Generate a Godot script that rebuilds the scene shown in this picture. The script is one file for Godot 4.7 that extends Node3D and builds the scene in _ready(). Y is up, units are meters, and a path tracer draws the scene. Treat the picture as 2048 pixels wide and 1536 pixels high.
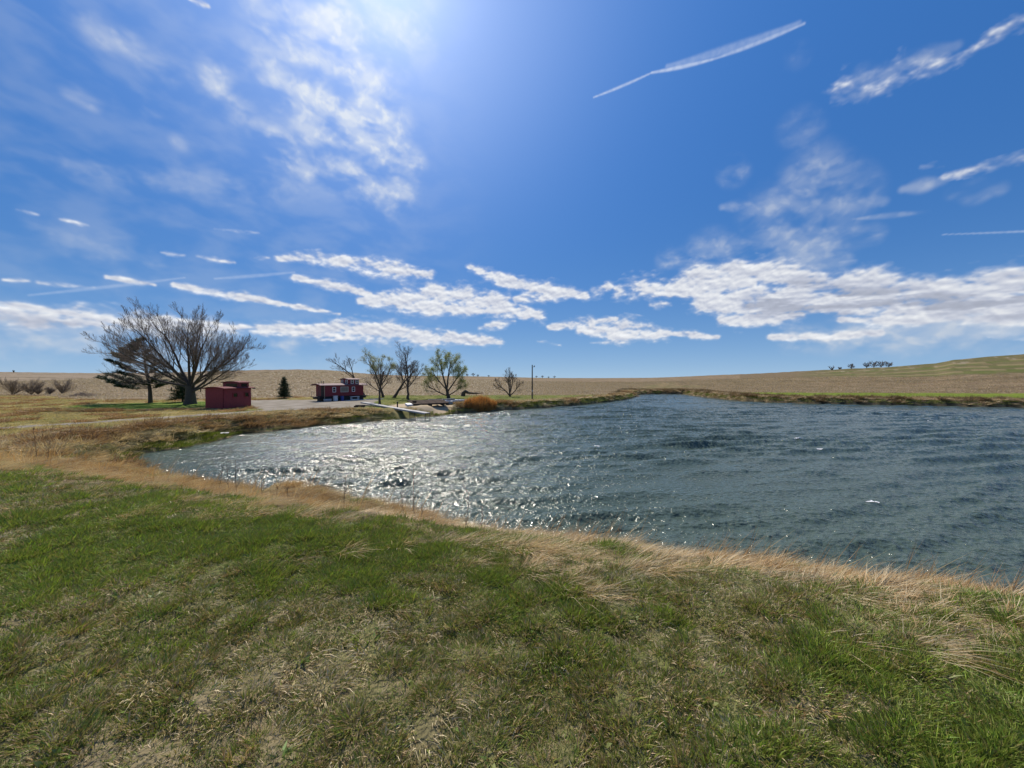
extends Node3D
# A farm pond seen from its earth dam: y is up, the water lies at y = 0, the camera stands on the crest and looks along -z.
# d below means distance ahead of the camera, d = -z.

const EYE := 5.2
const SUN_AZ := -18.5
const SUN_EL := 46.0

# ------------------------------------------------------------------ clouds: strokes of [azimuth, elevation, azimuth, elevation, half width, strength] in degrees
const SHARP := [[-54.1,6.9,-46.9,6.1,0.37,1.00], [-54.1,5.4,-46.6,5.5,0.84,0.80], [-46.9,5.9,-33.2,6.3,0.84,0.90], [-33.2,6.3,-22.8,6.6,0.97,1.00], [-22.8,6.6,-1.8,5.4,1.06,1.00], [-26.5,6.8,-12.0,6.4,1.37,1.00], [-41.2,10.4,-31.1,9.5,0.52,1.00], [-31.1,9.5,-24.1,8.7,0.38,0.90], [-50.8,8.9,-47.3,9.1,0.29,0.90], [-52.8,8.8,-51.4,9.0,0.18,0.80], [-46.4,10.3,-42.8,10.1,0.31,0.90], [-39.2,13.8,-35.7,13.7,0.28,0.90], [-42.2,13.6,-40.3,13.7,0.21,0.70], [-33.7,14.6,-32.2,14.8,0.23,0.70], [-31.1,14.9,-22.8,16.0,0.67,0.80], [-26.5,15.7,-12.0,14.6,1.10,0.85], [-29.4,12.9,-20.2,11.6,0.71,1.00], [-20.2,10.8,-9.1,11.9,1.64,1.00], [-12.0,13.0,4.2,9.2,1.55,1.00], [-21.5,10.7,-1.8,9.9,0.97,1.00], [-6.2,16.0,1.2,13.9,0.83,1.00], [-1.8,14.0,10.7,12.0,1.05,1.00], [0.4,11.5,6.4,12.2,0.99,0.90], [-4.8,7.5,0.4,8.5,0.65,0.80], [5.6,7.5,15.0,8.5,0.71,1.00], [10.0,7.4,21.7,6.3,1.40,1.00], [21.7,6.3,28.1,5.4,0.47,0.90], [11.5,5.2,17.0,5.2,0.29,0.80], [12.2,12.5,13.9,12.9,0.76,0.80], [15.3,12.2,16.0,12.3,0.89,0.80], [17.4,12.7,21.0,12.6,1.33,0.85], [19.7,10.2,22.3,10.1,0.60,0.80], [22.3,12.3,31.7,12.3,2.25,1.00], [28.4,13.9,38.7,11.5,1.63,1.00], [26.0,10.1,39.1,9.0,2.29,1.00], [28.4,7.6,36.8,7.5,0.98,1.00], [36.8,11.3,47.0,9.2,1.49,1.00], [39.1,8.7,48.7,7.2,1.98,1.00], [47.0,8.9,62.0,7.8,1.71,1.00], [47.0,6.9,62.0,6.3,1.82,1.00], [33.8,5.1,43.7,4.9,0.63,0.90], [40.4,6.6,62.0,4.7,0.78,1.00], [3.8,5.5,7.1,4.9,0.29,0.70], [-39.7,36.9,-37.9,37.0,0.30,0.90], [40.4,29.5,43.7,29.3,1.20,0.50], [42.9,29.2,48.7,28.5,0.85,0.50], [48.7,28.6,58.0,29.6,0.55,0.55], [48.0,19.2,60.0,18.4,0.50,0.56], [46.5,20.6,48.0,20.1,0.27,0.60], [-52.0,15.1,-50.8,15.0,0.17,0.55], [-49.4,15.0,-47.6,15.0,0.18,0.65], [-37.6,17.1,-33.2,17.5,0.22,0.65], [-66.0,6.6,-54.1,6.2,1.0,0.9], [-60.0,5.9,-30.0,6.1,1.1,0.75], [-34.0,6.2,-6.0,6.0,1.1,0.75]]
const WISPY := [[-64.0,3.6,-30.0,4.2,1.6,0.60], [24.0,14.6,40.0,13.4,1.8,0.5], [36.0,4.6,64.0,5.0,2.2,0.7], [-25.9,42.2,-21.5,37.1,3.45,0.90], [-31.1,40.8,-27.7,34.5,2.93,0.60], [-17.5,44.8,-16.0,41.3,2.92,0.40], [-28.8,34.6,-22.8,30.7,3.63,0.70], [-26.5,33.8,-18.9,31.4,2.82,0.95], [-22.8,32.2,-14.8,28.2,2.80,0.90], [-33.2,28.4,-27.7,25.1,1.76,0.65], [-27.7,29.8,-16.2,24.6,3.17,0.65], [-37.2,32.1,-37.1,31.3,1.19,0.75], [-35.7,30.0,-35.2,29.7,1.35,0.45], [-46.9,31.3,-44.4,31.4,0.94,0.40], [-44.4,31.0,-38.1,29.6,1.31,0.25], [-19.6,25.3,-17.6,22.6,1.45,0.40], [-48.6,26.0,-47.3,25.7,0.56,0.30], [-43.2,26.9,-42.8,26.9,0.60,0.30], [-40.8,24.9,-40.6,24.7,0.56,0.25], [-51.4,19.1,-22.8,24.3,1.65,0.16], [-50.2,13.4,-43.2,12.6,1.92,0.16], [29.5,25.0,29.8,24.6,1.16,0.45], [37.7,22.7,40.4,19.9,2.22,0.50], [33.8,19.4,38.7,16.2,2.41,0.50], [41.3,19.2,43.7,18.3,0.73,0.30], [28.4,21.3,31.7,21.0,0.56,0.30], [22.3,15.9,31.7,15.3,2.42,0.55], [31.7,15.3,42.9,15.3,1.52,0.55], [36.3,27.5,36.8,27.1,1.40,0.20], [36.1,33.8,36.3,33.7,0.82,0.20], [48.7,17.5,51.4,17.0,0.87,0.32], [45.2,19.0,48.0,18.8,0.55,0.45], [41.3,17.2,47.0,16.4,0.24,0.35], [48.0,3.3,62.0,4.2,1.60,0.55], [-60.0,4.8,-46.6,4.8,1.19,0.70], [40.4,29.3,43.7,29.7,1.08,0.40], [43.7,30.1,48.7,29.4,0.54,0.30]]
const GREY := [[31.7,9.2,43.7,8.9,1.93,0.70], [34.8,11.0,38.7,10.7,1.14,0.60], [39.1,9.0,48.7,7.7,1.35,0.80], [47.0,7.4,62.0,6.3,1.55,0.75], [31.7,7.9,41.3,7.3,0.58,0.60], [47.0,9.9,62.0,7.8,0.63,0.30], [-58.0,5.0,-46.6,5.2,0.76,0.50]]
const TRAIL := [[11.8,35.3,19.7,36.5,0.12,0.75], [19.7,36.5,27.2,36.1,0.17,0.85], [27.2,36.1,36.8,36.1,0.17,0.65], [21.7,36.7,36.3,36.3,0.36,0.34], [48.0,14.0,60.0,11.4,0.07,0.45], [-37.6,11.6,-29.4,13.5,0.18,0.30], [-51.4,7.7,-40.3,11.3,0.15,0.30]]
const PPD := 4096.0 / 360.0
const WIN_AZ := -66.0
const WIN_TOP := 58.0
var win_w := int(132.0 * PPD)
var win_h := int(60.0 * PPD)
var m_sharp := PackedFloat32Array()
var m_wispy := PackedFloat32Array()
var m_grey := PackedFloat32Array()
var m_trail := PackedFloat32Array()
var n_puff := FastNoiseLite.new()
var n_wisp := FastNoiseLite.new()
var n_tex := FastNoiseLite.new()
var sun_dir := Vector3.ZERO

# ------------------------------------------------------------------ land
# the water's edge, (x, d)
const POND := [[-25.7,26.0],[-25.6,27.2],[-24.8,29.4],[-24.7,31.5],[-24.9,33.4],[-25.6,34.6],[-24.6,36.3],[-23.4,38.9],[-21.2,42.6],[-18.0,45.5],[-14.4,49.4],[-10.7,53.4],[-7.1,58.0],[-1.9,62.6],[6.8,69.0],[15.9,78.5],[25.5,91.0],[30.9,100.1],[36.0,112.0],[38.1,121.3],[45.6,127.1],[56.3,127.1],[54.9,118.0],[54.3,111.2],[52.8,100.1],[52.7,89.0],[55.9,83.4],[62.8,78.5],[75.4,74.8],[91.8,69.0],[106.0,60.0],[116.0,42.0],[118.0,15.0],[108.0,-14.0],[92.0,-18.7],[60.0,-8.1],[30.0,1.8],[10.9,8.1],[0.0,11.75],[-7.0,15.3],[-15.0,18.6],[-21.0,21.5]]
# the hills: [place along the view = 1024 + 770 x / d, distance of the ridge, its height, distance where the field begins]
var hills := []
const HILLS_RAW := [[-600,420,740,95],[0,420,743.5,93],[100,410,745,85],[150,405,745.5,76],[200,400,746,73],[330,380,745,73],[420,350,742,75],[520,330,739.5,80],[600,320,738.5,82],[660,320,740,86],[700,330,744,89],[760,380,749,92],[840,450,751.5,93],[920,550,752,93],[1000,650,753.5,93],[1100,800,756.0,93],[1200,850,756.2,97],[1250,780,755.8,104],[1300,700,755.5,124],[1375,550,752.7,126],[1430,500,750,113],[1500,450,747.5,112],[1600,380,742,110],[1700,340,737,109],[1770,310,734,108],[1870,285,726.5,106],[1905,275,719,105],[2048,260,707,103],[2900,260,680,100]]
const SD_X0 := -70.0
const SD_D0 := -40.0
const SD_W := 210
const SD_H := 190
var sd := PackedFloat32Array()
var nz := FastNoiseLite.new()      # about 1 m features at frequency 1
var nb := FastNoiseLite.new()
var rng := RandomNumberGenerator.new()
const LOT := [[-37.6,54.6],[-38.3,56.5],[-44.0,63.0],[-49.0,71.0],[-41.5,74.5],[-33.0,73.0],[-28.6,76.2],[-26.0,76.0],[-22.6,63.5],[-20.8,53.5],[-26.5,50.0],[-31.0,49.0]]
const TRACK := [[-95.0,-8.0],[-62.0,8.0],[-50.0,20.5],[-41.8,31.5],[-38.7,36.2],[-35.6,41.0],[-32.6,45.8],[-30.5,51.0]]

var M := {}
var taken := {}


# ================================================================== mesh collecting
class MB:
	var v := PackedVector3Array()
	var n := PackedVector3Array()
	var c := PackedColorArray()
	var t := PackedVector2Array()
	var i := PackedInt32Array()
	var col := Color.WHITE

	func tri(a: Vector3, b: Vector3, e: Vector3, up: Vector3) -> void:
		var k := v.size()
		var g := (e - a).cross(b - a)
		v.append(a); v.append(b); v.append(e)
		var nn := g.normalized()
		if nn.dot(up) < 0.0:
			nn = -nn
			i.append(k); i.append(k + 2); i.append(k + 1)
		else:
			i.append(k); i.append(k + 1); i.append(k + 2)
		for q in 3:
			n.append(nn); c.append(col)

	func quad(a: Vector3, b: Vector3, e: Vector3, f: Vector3, up: Vector3) -> void:
		tri(a, b, e, up)
		tri(a, e, f, up)

	func box(p: Vector3, s: Vector3, b := Basis.IDENTITY, bevel := 0.0) -> void:
		var h := s * 0.5
		var ax := [b.x, b.y, b.z]
		for k in 3:
			var u: Vector3 = ax[(k + 1) % 3]
			var w: Vector3 = ax[(k + 2) % 3]
			var hu: float = h[(k + 1) % 3] - bevel
			var hw: float = h[(k + 2) % 3] - bevel
			for sg in [-1.0, 1.0]:
				var m: Vector3 = p + ax[k] * h[k] * sg
				quad(m - u * hu - w * hw, m + u * hu - w * hw, m + u * hu + w * hw, m - u * hu + w * hw, ax[k] * sg)
		if bevel > 0.0:
			for k in 3:
				var u: Vector3 = ax[(k + 1) % 3]
				var w: Vector3 = ax[(k + 2) % 3]
				var a: Vector3 = ax[k] * (h[k] - bevel)
				var iu: float = h[(k + 1) % 3]
				var iw: float = h[(k + 2) % 3]
				for su in [-1.0, 1.0]:
					for sw in [-1.0, 1.0]:
						var e1: Vector3 = p + u * su * iu + w * sw * (iw - bevel)
						var e2: Vector3 = p + u * su * (iu - bevel) + w * sw * iw
						quad(e1 - a, e1 + a, e2 + a, e2 - a, u * su + w * sw)

	func tube(pts: PackedVector3Array, rad: PackedFloat32Array, sides: int, capped := false) -> void:
		var k0 := v.size()
		var m := pts.size()
		var side := Vector3.ZERO
		for q in m:
			var dir := (pts[mini(q + 1, m - 1)] - pts[maxi(q - 1, 0)]).normalized()
			if side == Vector3.ZERO:
				side = dir.cross(Vector3(0.31, 0.17, 0.93) if absf(dir.z) < 0.8 else Vector3(0.9, 0.2, 0.1)).normalized()
			side = (side - dir * side.dot(dir)).normalized()
			var up := dir.cross(side)
			for s in sides:
				var a := TAU * s / sides
				var o := side * cos(a) + up * sin(a)
				v.append(pts[q] + o * rad[q]); n.append(o); c.append(col)
		for q in m - 1:
			for s in sides:
				var a := k0 + q * sides + s
				var b := k0 + q * sides + (s + 1) % sides
				i.append(a); i.append(a + sides); i.append(b)
				i.append(b); i.append(a + sides); i.append(b + sides)
		if capped:
			for e in [0, m - 1]:
				var up: Vector3 = (pts[e] - pts[1 if e == 0 else m - 2]).normalized()
				for s in range(1, sides - 1):
					tri(v[k0 + e * sides], v[k0 + e * sides + s], v[k0 + e * sides + s + 1], up)

	func rod(a: Vector3, b: Vector3, r: float, sides := 6, r2 := -1.0) -> void:
		tube(PackedVector3Array([a, b]), PackedFloat32Array([r, r if r2 < 0.0 else r2]), sides, true)

	func blade(p: Vector3, dir: Vector3, side: Vector3, length: float, width: float, bend: Vector3, c0: Color) -> void:
		var k := v.size()
		var m := p + dir * length * 0.5 + bend * length * 0.22
		var e := p + dir * length * 0.88 + bend * length * 0.8
		var nn := side.cross(dir).normalized()
		if nn.y < 0.0:
			nn = -nn
		nn = (nn + Vector3(0, 0.35, 0)).normalized()
		var w := side * width * 0.5
		v.append(p - w); v.append(p + w); v.append(m + w * 0.8); v.append(m - w * 0.8); v.append(e)
		for q in 5:
			n.append(nn)
			c.append(c0)
		var g := (v[k + 2] - v[k]).cross(v[k + 1] - v[k])
		if g.dot(nn) >= 0.0:
			for q in [0, 1, 2, 0, 2, 3, 3, 2, 4]:
				i.append(k + q)
		else:
			for q in [0, 2, 1, 0, 3, 2, 3, 4, 2]:
				i.append(k + q)

	func mesh() -> ArrayMesh:
		var a := []
		a.resize(Mesh.ARRAY_MAX)
		a[Mesh.ARRAY_VERTEX] = v
		a[Mesh.ARRAY_NORMAL] = n
		a[Mesh.ARRAY_COLOR] = c
		if t.size() == v.size() and t.size() > 0:
			a[Mesh.ARRAY_TEX_UV] = t
		a[Mesh.ARRAY_INDEX] = i
		var m := ArrayMesh.new()
		m.add_surface_from_arrays(Mesh.PRIMITIVE_TRIANGLES, a)
		return m


# ================================================================== naming and tagging
func numbered(called: String) -> String:
	if not taken.has(called):
		taken[called] = 0
		return called
	taken[called] += 1
	return "%s_%03d" % [called, taken[called]]


func tag(o: Node, label := "", category := "", group := "", kind := "") -> Node:
	if label: o.set_meta("label", label)
	if category: o.set_meta("category", category)
	if group: o.set_meta("group", group)
	if kind: o.set_meta("kind", kind)
	return o


func thing(called: String, at: Vector3, turn := 0.0) -> Node3D:
	var o := Node3D.new()
	o.name = numbered(called)
	add_child(o)
	o.position = at
	o.rotation.y = turn
	return o


func put(mb: MB, called: String, mat: Material, parent: Node = null) -> MeshInstance3D:
	var o := MeshInstance3D.new()
	o.mesh = mb.mesh()
	o.mesh.surface_set_material(0, mat)
	if parent == null:
		o.name = numbered(called)
		add_child(o)
	else:
		o.name = called
		parent.add_child(o, true)
	return o


func boxpart(parent: Node, called: String, p: Vector3, s: Vector3, mat: Material, bevel := 0.0, b := Basis.IDENTITY) -> MeshInstance3D:
	var mb := MB.new()
	mb.box(p, s, b, bevel)
	return put(mb, called, mat, parent)


func flat(c: Color, rough := 0.8, metal := 0.0) -> StandardMaterial3D:
	var m := StandardMaterial3D.new()
	m.albedo_color = c.linear_to_srgb()
	m.roughness = rough
	m.metallic = metal
	return m


func noise_tex(freq: float, lo: Color, hi: Color, size := 512, octaves := 4, sd_ := 1, type := FastNoiseLite.TYPE_SIMPLEX_SMOOTH) -> NoiseTexture2D:
	var f := FastNoiseLite.new()
	f.noise_type = type
	f.seed = sd_
	f.frequency = freq
	f.fractal_octaves = octaves
	var t := NoiseTexture2D.new()
	t.noise = f
	t.width = size
	t.height = size
	t.seamless = true
	t.seamless_blend_skirt = 0.2
	var g := Gradient.new()
	g.offsets = PackedFloat32Array([0.15, 0.85])
	g.colors = PackedColorArray([lo.linear_to_srgb(), hi.linear_to_srgb()])
	t.color_ramp = g
	return t


# ================================================================== sky
func stamp(mask: PackedFloat32Array, strokes: Array, soft: float) -> PackedFloat32Array:
	for s in strokes:
		var a := Vector2((s[0] - WIN_AZ) * PPD, (WIN_TOP - s[1]) * PPD)
		var b := Vector2((s[2] - WIN_AZ) * PPD, (WIN_TOP - s[3]) * PPD)
		var w: float = s[4] * PPD
		var reach := w * (1.0 + soft)
		var k := 1.0 / maxf(0.2, cos(deg_to_rad((s[1] + s[3]) * 0.5)))
		var ab := b - a
		var ll := maxf(ab.length_squared(), 0.01)
		for y in range(maxi(0, int(minf(a.y, b.y) - reach)), mini(win_h, int(maxf(a.y, b.y) + reach) + 1)):
			for x in range(maxi(0, int(minf(a.x, b.x) - reach * k)), mini(win_w, int(maxf(a.x, b.x) + reach * k) + 1)):
				var p := Vector2(x, y)
				var q := clampf((p - a).dot(ab) / ll, 0.0, 1.0)
				var dd := p - a - ab * q
				dd.x /= k
				var taper := 0.45 + 0.55 * sin(PI * clampf(q, 0.06, 0.94))
				var r := dd.length() / (w * (taper if ll > w * w * 9.0 else 1.0))
				if r < 1.0 + soft:
					var f: float = s[5] * (0.62 if s[4] < 0.3 and soft > 0.9 else 1.0) * (1.0 - smoothstep(1.0 - soft, 1.0 + soft, r))
					var at := y * win_w + x
					mask[at] = maxf(mask[at], f)
	return mask


func sky_color(az: float, el: float, at: int) -> Color:
	var ce := cos(deg_to_rad(el))
	var v := Vector3(sin(deg_to_rad(az)) * ce, sin(deg_to_rad(el)), -cos(deg_to_rad(az)) * ce)
	var g := rad_to_deg(acos(clampf(v.dot(sun_dir), -1.0, 1.0)))
	# clear air: deep blue overhead, paler towards the horizon, brighter near the sun
	var e := maxf(el, 0.0)
	var air := Color(0.052, 0.245, 0.76)
	air = air.lerp(Color(0.19, 0.47, 0.84), exp(-e / 10.5) * 0.95)
	air = air.lerp(Color(0.44, 0.62, 0.80), exp(-e / 4.6) * 0.88)
	var dim := 0.40 + 0.74 * exp(-g / 42.0)
	dim = lerpf(dim, 1.0, exp(-e / 14.0) * 0.8)
	var c := Color(air.r * dim, air.g * dim, air.b * dim)
	var halo := 0.09 * exp(-g / 22.0) + 0.24 * exp(-g * g / 330.0) + 0.30 * exp(-g * g / 50.0)
	c += Color(halo, halo * 0.99, halo * 0.95)
	var q := Vector2(az * 1.0, el * 2.1)
	# thin high cloud
	var wob := n_wisp.get_noise_2d(q.x * 1.3 + 40.0, q.y * 1.3)
	var streak := n_wisp.get_noise_2d(q.x * 2.6 + q.y * 0.9 + wob * 4.0, q.y * 2.4 - q.x * 0.8 + wob * 3.0) * 0.5 + 0.5
	var fine := n_puff.get_noise_2d(az * 1.5 + wob * 2.0, el * 1.7) * 0.5 + 0.5
	var wisp := 0.0
	var puff := 0.0
	var grey := 0.0
	var trail := 0.0
	if at >= 0:
		wisp = m_wispy[at]
		puff = m_sharp[at]
		grey = m_grey[at]
		trail = m_trail[at]
	else:
		# the same kinds of cloud go on all round
		var out := smoothstep(60.0, 72.0, absf(az)) if el < 50.0 else smoothstep(50.0, 60.0, el)
		wisp = out * 0.6 * smoothstep(0.52, 0.75, n_wisp.get_noise_2d(az * 0.35, el * 0.8 + 90.0) * 0.5 + 0.5)
		puff = out * smoothstep(0.5, 0.62, n_wisp.get_noise_2d(az * 0.3 + 200.0, el * 1.6) * 0.5 + 0.5) * smoothstep(18.0, 9.0, el) * smoothstep(2.0, 5.0, el)
	var veil := 0.13 * smoothstep(0.25, 0.85, streak) * smoothstep(0.0, -24.0, az) + 0.10 * exp(-g * g / 300.0) * smoothstep(2.0, 10.0, el)
	var aw := wisp * (smoothstep(0.18, 0.85, streak) * 0.75 + smoothstep(0.42, 0.78, fine) * 0.42 * smoothstep(0.25, 0.6, streak))
	aw = clampf(aw + veil, 0.0, 0.92)
	var bright := 0.74 + 0.42 * exp(-g / 18.0)
	c = c.lerp(Color(0.86, 0.92, 1.0) * bright, aw)
	if trail > 0.0:
		var rough := n_puff.get_noise_2d(az * 3.5, el * 5.0) * 0.5 + 0.5
		c = c.lerp(Color(0.74, 0.82, 0.96), clampf(trail * (0.42 + 0.45 * rough), 0.0, 0.7))
	if puff > 0.01:
		var shape := n_tex.get_noise_2d(az * 1.5, el * 3.7)
		var lump := n_puff.get_noise_2d(az * 1.9 + shape, el * 3.6)
		var dens := puff * 1.85 + shape * 1.15 + lump * 0.55 - 0.62
		var a := 0.82 * smoothstep(0.0, 1.0, dens) + 0.18 * smoothstep(-0.45, 0.15, dens)
		var above := n_tex.get_noise_2d(az * 1.5 + 0.25, el * 3.7 + 1.3) * 1.25 + n_puff.get_noise_2d(az * 1.9 + shape + 0.3, el * 3.6 + 1.0) * 0.75
		var lit := clampf(0.84 - (above - shape * 1.25 - lump * 0.75) * 0.22 - 0.07 * smoothstep(0.4, 1.3, dens), 0.60, 1.0)
		var edge := n_tex.get_noise_2d(az * 1.1 + 60.0 + el, el * 8.0)
		lit = lerpf(lit, 0.50 + 0.08 * lump, clampf(1.4 * grey * smoothstep(-0.30, 0.28, edge + 0.08), 0.0, 0.95))
		var near := 1.0 + 0.22 * exp(-g / 30.0)
		var cool := smoothstep(0.95, 0.55, lit)
		c = c.lerp(Color(lit * lerpf(0.95, 0.86, cool), lit * lerpf(0.97, 0.92, cool), lit * lerpf(1.0, 1.10, cool)) * near * 0.95, a * (0.60 + 0.36 * smoothstep(0.2, 1.1, dens)))
	c.a = 1.0
	return c


func build_sky() -> void:
	n_puff.noise_type = FastNoiseLite.TYPE_SIMPLEX_SMOOTH
	n_puff.frequency = 0.33
	n_puff.fractal_octaves = 4
	n_puff.seed = 5
	n_wisp.noise_type = FastNoiseLite.TYPE_SIMPLEX_SMOOTH
	n_wisp.frequency = 0.05
	n_wisp.fractal_octaves = 4
	n_wisp.seed = 9
	n_tex.noise_type = FastNoiseLite.TYPE_SIMPLEX_SMOOTH
	n_tex.frequency = 0.12
	n_tex.fractal_octaves = 5
	n_tex.fractal_gain = 0.55
	n_tex.seed = 21
	for k in 4:
		var z := PackedFloat32Array()
		z.resize(win_w * win_h)
		if k == 0: m_sharp = stamp(z, SHARP, 0.95)
		elif k == 1: m_wispy = stamp(z, WISPY, 0.8)
		elif k == 2: m_grey = stamp(z, GREY, 0.7)
		else: m_trail = stamp(z, TRAIL, 0.6)
	var low := Image.create_empty(1024, 512, false, Image.FORMAT_RGBAF)
	for y in 256:
		for x in 1024:
			low.set_pixel(x, y, sky_color((x + 0.5) / 1024.0 * 360.0 - 180.0, 90.0 - (y + 0.5) / 512.0 * 180.0, -1))
	low.fill_rect(Rect2i(0, 256, 1024, 256), Color(0.11, 0.10, 0.06))
	low.resize(4096, 2048, Image.INTERPOLATE_BILINEAR)
	var x0 := int((WIN_AZ + 180.0) * PPD)
	var y0 := int((90.0 - WIN_TOP) * PPD)
	for y in win_h:
		var el := 90.0 - (y0 + y + 0.5) / PPD
		if el < 0.0:
			break
		for x in win_w:
			var az := (x0 + x + 0.5) / PPD - 180.0
			var c := sky_color(az, el, y * win_w + x)
			var f := smoothstep(0.0, 30.0, minf(minf(x, win_w - x), y))
			if f < 1.0:
				c = low.get_pixel(x0 + x, y0 + y).lerp(c, f)
			low.set_pixel(x0 + x, y0 + y, c)
	var mat := PanoramaSkyMaterial.new()
	# a panorama's first column looks along -z
	var turned := Image.create_empty(4096, 2048, false, Image.FORMAT_RGBAF)
	turned.blit_rect(low, Rect2i(2048, 0, 2048, 2048), Vector2i(0, 0))
	turned.blit_rect(low, Rect2i(0, 0, 2048, 2048), Vector2i(2048, 0))
	mat.panorama = ImageTexture.create_from_image(turned)
	var env := Environment.new()
	env.background_mode = Environment.BG_SKY
	env.sky = Sky.new()
	env.sky.sky_material = mat
	env.tonemap_mode = Environment.TONE_MAPPER_LINEAR
	env.tonemap_exposure = 1.16
	env.background_energy_multiplier = 0.85
	env.sdfgi_enabled = true
	env.ssao_enabled = true
	env.ssil_enabled = true
	var we := WorldEnvironment.new()
	we.name = "world_environment"
	we.environment = env
	add_child(we)


# ================================================================== land shape
func build_distance() -> void:
	sd.resize(SD_W * SD_H)
	var n := POND.size()
	for iy in SD_H:
		for ix in SD_W:
			var x := SD_X0 + ix
			var d := SD_D0 + iy
			var best := 1e9
			var inside := false
			var j := n - 1
			for k in n:
				var ax: float = POND[j][0]
				var ad: float = POND[j][1]
				var bx: float = POND[k][0]
				var bd: float = POND[k][1]
				var ex := bx - ax
				var ed := bd - ad
				var q := clampf(((x - ax) * ex + (d - ad) * ed) / (ex * ex + ed * ed), 0.0, 1.0)
				var rx := x - ax - ex * q
				var rd := d - ad - ed * q
				best = minf(best, rx * rx + rd * rd)
				if (ad > d) != (bd > d) and x < ex * (d - ad) / ed + ax:
					inside = not inside
				j = k
			sd[iy * SD_W + ix] = -sqrt(best) if inside else sqrt(best)
	for h in HILLS_RAW:
		hills.append([float(h[0]), float(h[1]), EYE + (757.0 - h[2]) / 770.0 * h[1], float(h[3])])


func shore(x: float, d: float) -> float:
	var fx := clampf(x - SD_X0, 0.0, SD_W - 1.001)
	var fd := clampf(d - SD_D0, 0.0, SD_H - 1.001)
	var ix := int(fx)
	var iy := int(fd)
	fx -= ix
	fd -= iy
	var k := iy * SD_W + ix
	var s := lerpf(lerpf(sd[k], sd[k + 1], fx), lerpf(sd[k + SD_W], sd[k + SD_W + 1], fx), fd)
	return s + 0.35 * nz.get_noise_2d(x * 0.5, d * 0.5) + 0.18 * nz.get_noise_2d(x * 1.7, d * 1.7)


func crest(x: float, d: float) -> float:
	return 0.314 * x + 0.9494 * (d - 3.96)


func ridge(x: float, d: float) -> Array:
	var p := clampf(1024.0 + 770.0 * x / maxf(d, 1.0), -600.0, 2900.0)
	for k in hills.size() - 1:
		if p <= hills[k + 1][0]:
			var a: Array = hills[k]
			var b: Array = hills[k + 1]
			var q: float = (p - a[0]) / (b[0] - a[0])
			return [p, lerpf(a[1], b[1], q), lerpf(a[2], b[2], q), lerpf(a[3], b[3], q)]
	return [p, 260.0, 30.0, 100.0]


func land(x: float, d: float) -> float:
	var base := 1.15 + 0.10 * nb.get_noise_2d(x * 0.06, d * 0.06)
	if x < -38.0:
		base += minf(0.25, (-38.0 - x) * 0.012) * clampf((60.0 - d) / 30.0, 0.0, 1.0)
	if d > 60.0:
		var r := ridge(x, d)
		var d0: float = r[3]
		var d1: float = r[1]
		if d > d0:
			var t := (d - d0) / (d1 - d0)
			if t < 1.0:
				base += (r[2] - base) * pow(t, 1.3) + sin(t * PI) * 0.5 * nb.get_noise_2d(x * 0.02, d * 0.02)
			else:
				base = maxf(0.0, r[2] - (d - d1) * 0.05)
	return base


func hgt(x: float, d: float) -> float:
	var o := crest(x, d)
	var near := absf(x) < 140.0 and d > -40.0 and d < 148.0
	var s := shore(x, d) if near else 60.0
	if s < 0.0:
		return maxf(-1.6, s * 0.32)
	var w := 6.0 if x < -9.0 and d < 62.0 else 3.2
	var y := land(x, d)
	if s < w:
		y *= smoothstep(-0.9, w * 0.55, s) * 1.1 - 0.1
		y = maxf(y, s * 0.2) + (0.10 * nz.get_noise_2d(x * 0.9, d * 0.9) + (0.34 * nz.get_noise_2d(x * 0.42 + 9.0, d * 0.42) if x < -8.0 else 0.12 * nz.get_noise_2d(x * 0.42, d * 0.42))) * minf(1.0, s) * minf(1.0, w - s)
	var fall := lerpf(0.385, 0.47, smoothstep(-14.0, 0.0, x))
	var dam := 3.5 - fall * maxf(o, 0.0)
	if o < 0.6:
		dam = 3.5 - 0.12 * (o + 0.6) * (o + 0.6) if o > -0.6 else 3.5
		dam -= maxf(0.0, -o - 12.0) * 0.3
		dam += 0.035 * nz.get_noise_2d(x * 1.4, d * 1.4) + 0.032 * nz.get_noise_2d(x * 5.0, d * 5.0)
	else:
		dam += (0.16 * nz.get_noise_2d(x * 1.0, d * 1.0) + 0.07 * nz.get_noise_2d(x * 3.2, d * 3.2)) * clampf(3.5 - fall * o, 0.0, 1.0) * minf(1.0, o)
	var k := 0.3
	var q := clampf(0.5 + 0.5 * (y - dam) / k, 0.0, 1.0)
	return lerpf(dam, y, q) + k * q * (1.0 - q)


func in_poly(poly: Array, x: float, d: float) -> bool:
	var inside := false
	var j := poly.size() - 1
	for k in poly.size():
		var a: Array = poly[j]
		var b: Array = poly[k]
		if (a[1] > d) != (b[1] > d) and x < (b[0] - a[0]) * (d - a[1]) / (b[1] - a[1]) + a[0]:
			inside = not inside
		j = k
	return inside


func track_off(x: float, d: float) -> float:
	var best := 1e9
	for k in TRACK.size() - 1:
		var a: Array = TRACK[k]
		var b: Array = TRACK[k + 1]
		var ex: float = b[0] - a[0]
		var ed: float = b[1] - a[1]
		var q := clampf(((x - a[0]) * ex + (d - a[1]) * ed) / (ex * ex + ed * ed), 0.0, 1.0)
		best = minf(best, Vector2(x - a[0] - ex * q, d - a[1] - ed * q).length())
	return best


enum {LAWN, SLOPE, BANK, GREEN, STUBBLE, GRAVEL, SAND, ROUGH, HILL, VALLEY, BED}


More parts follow.
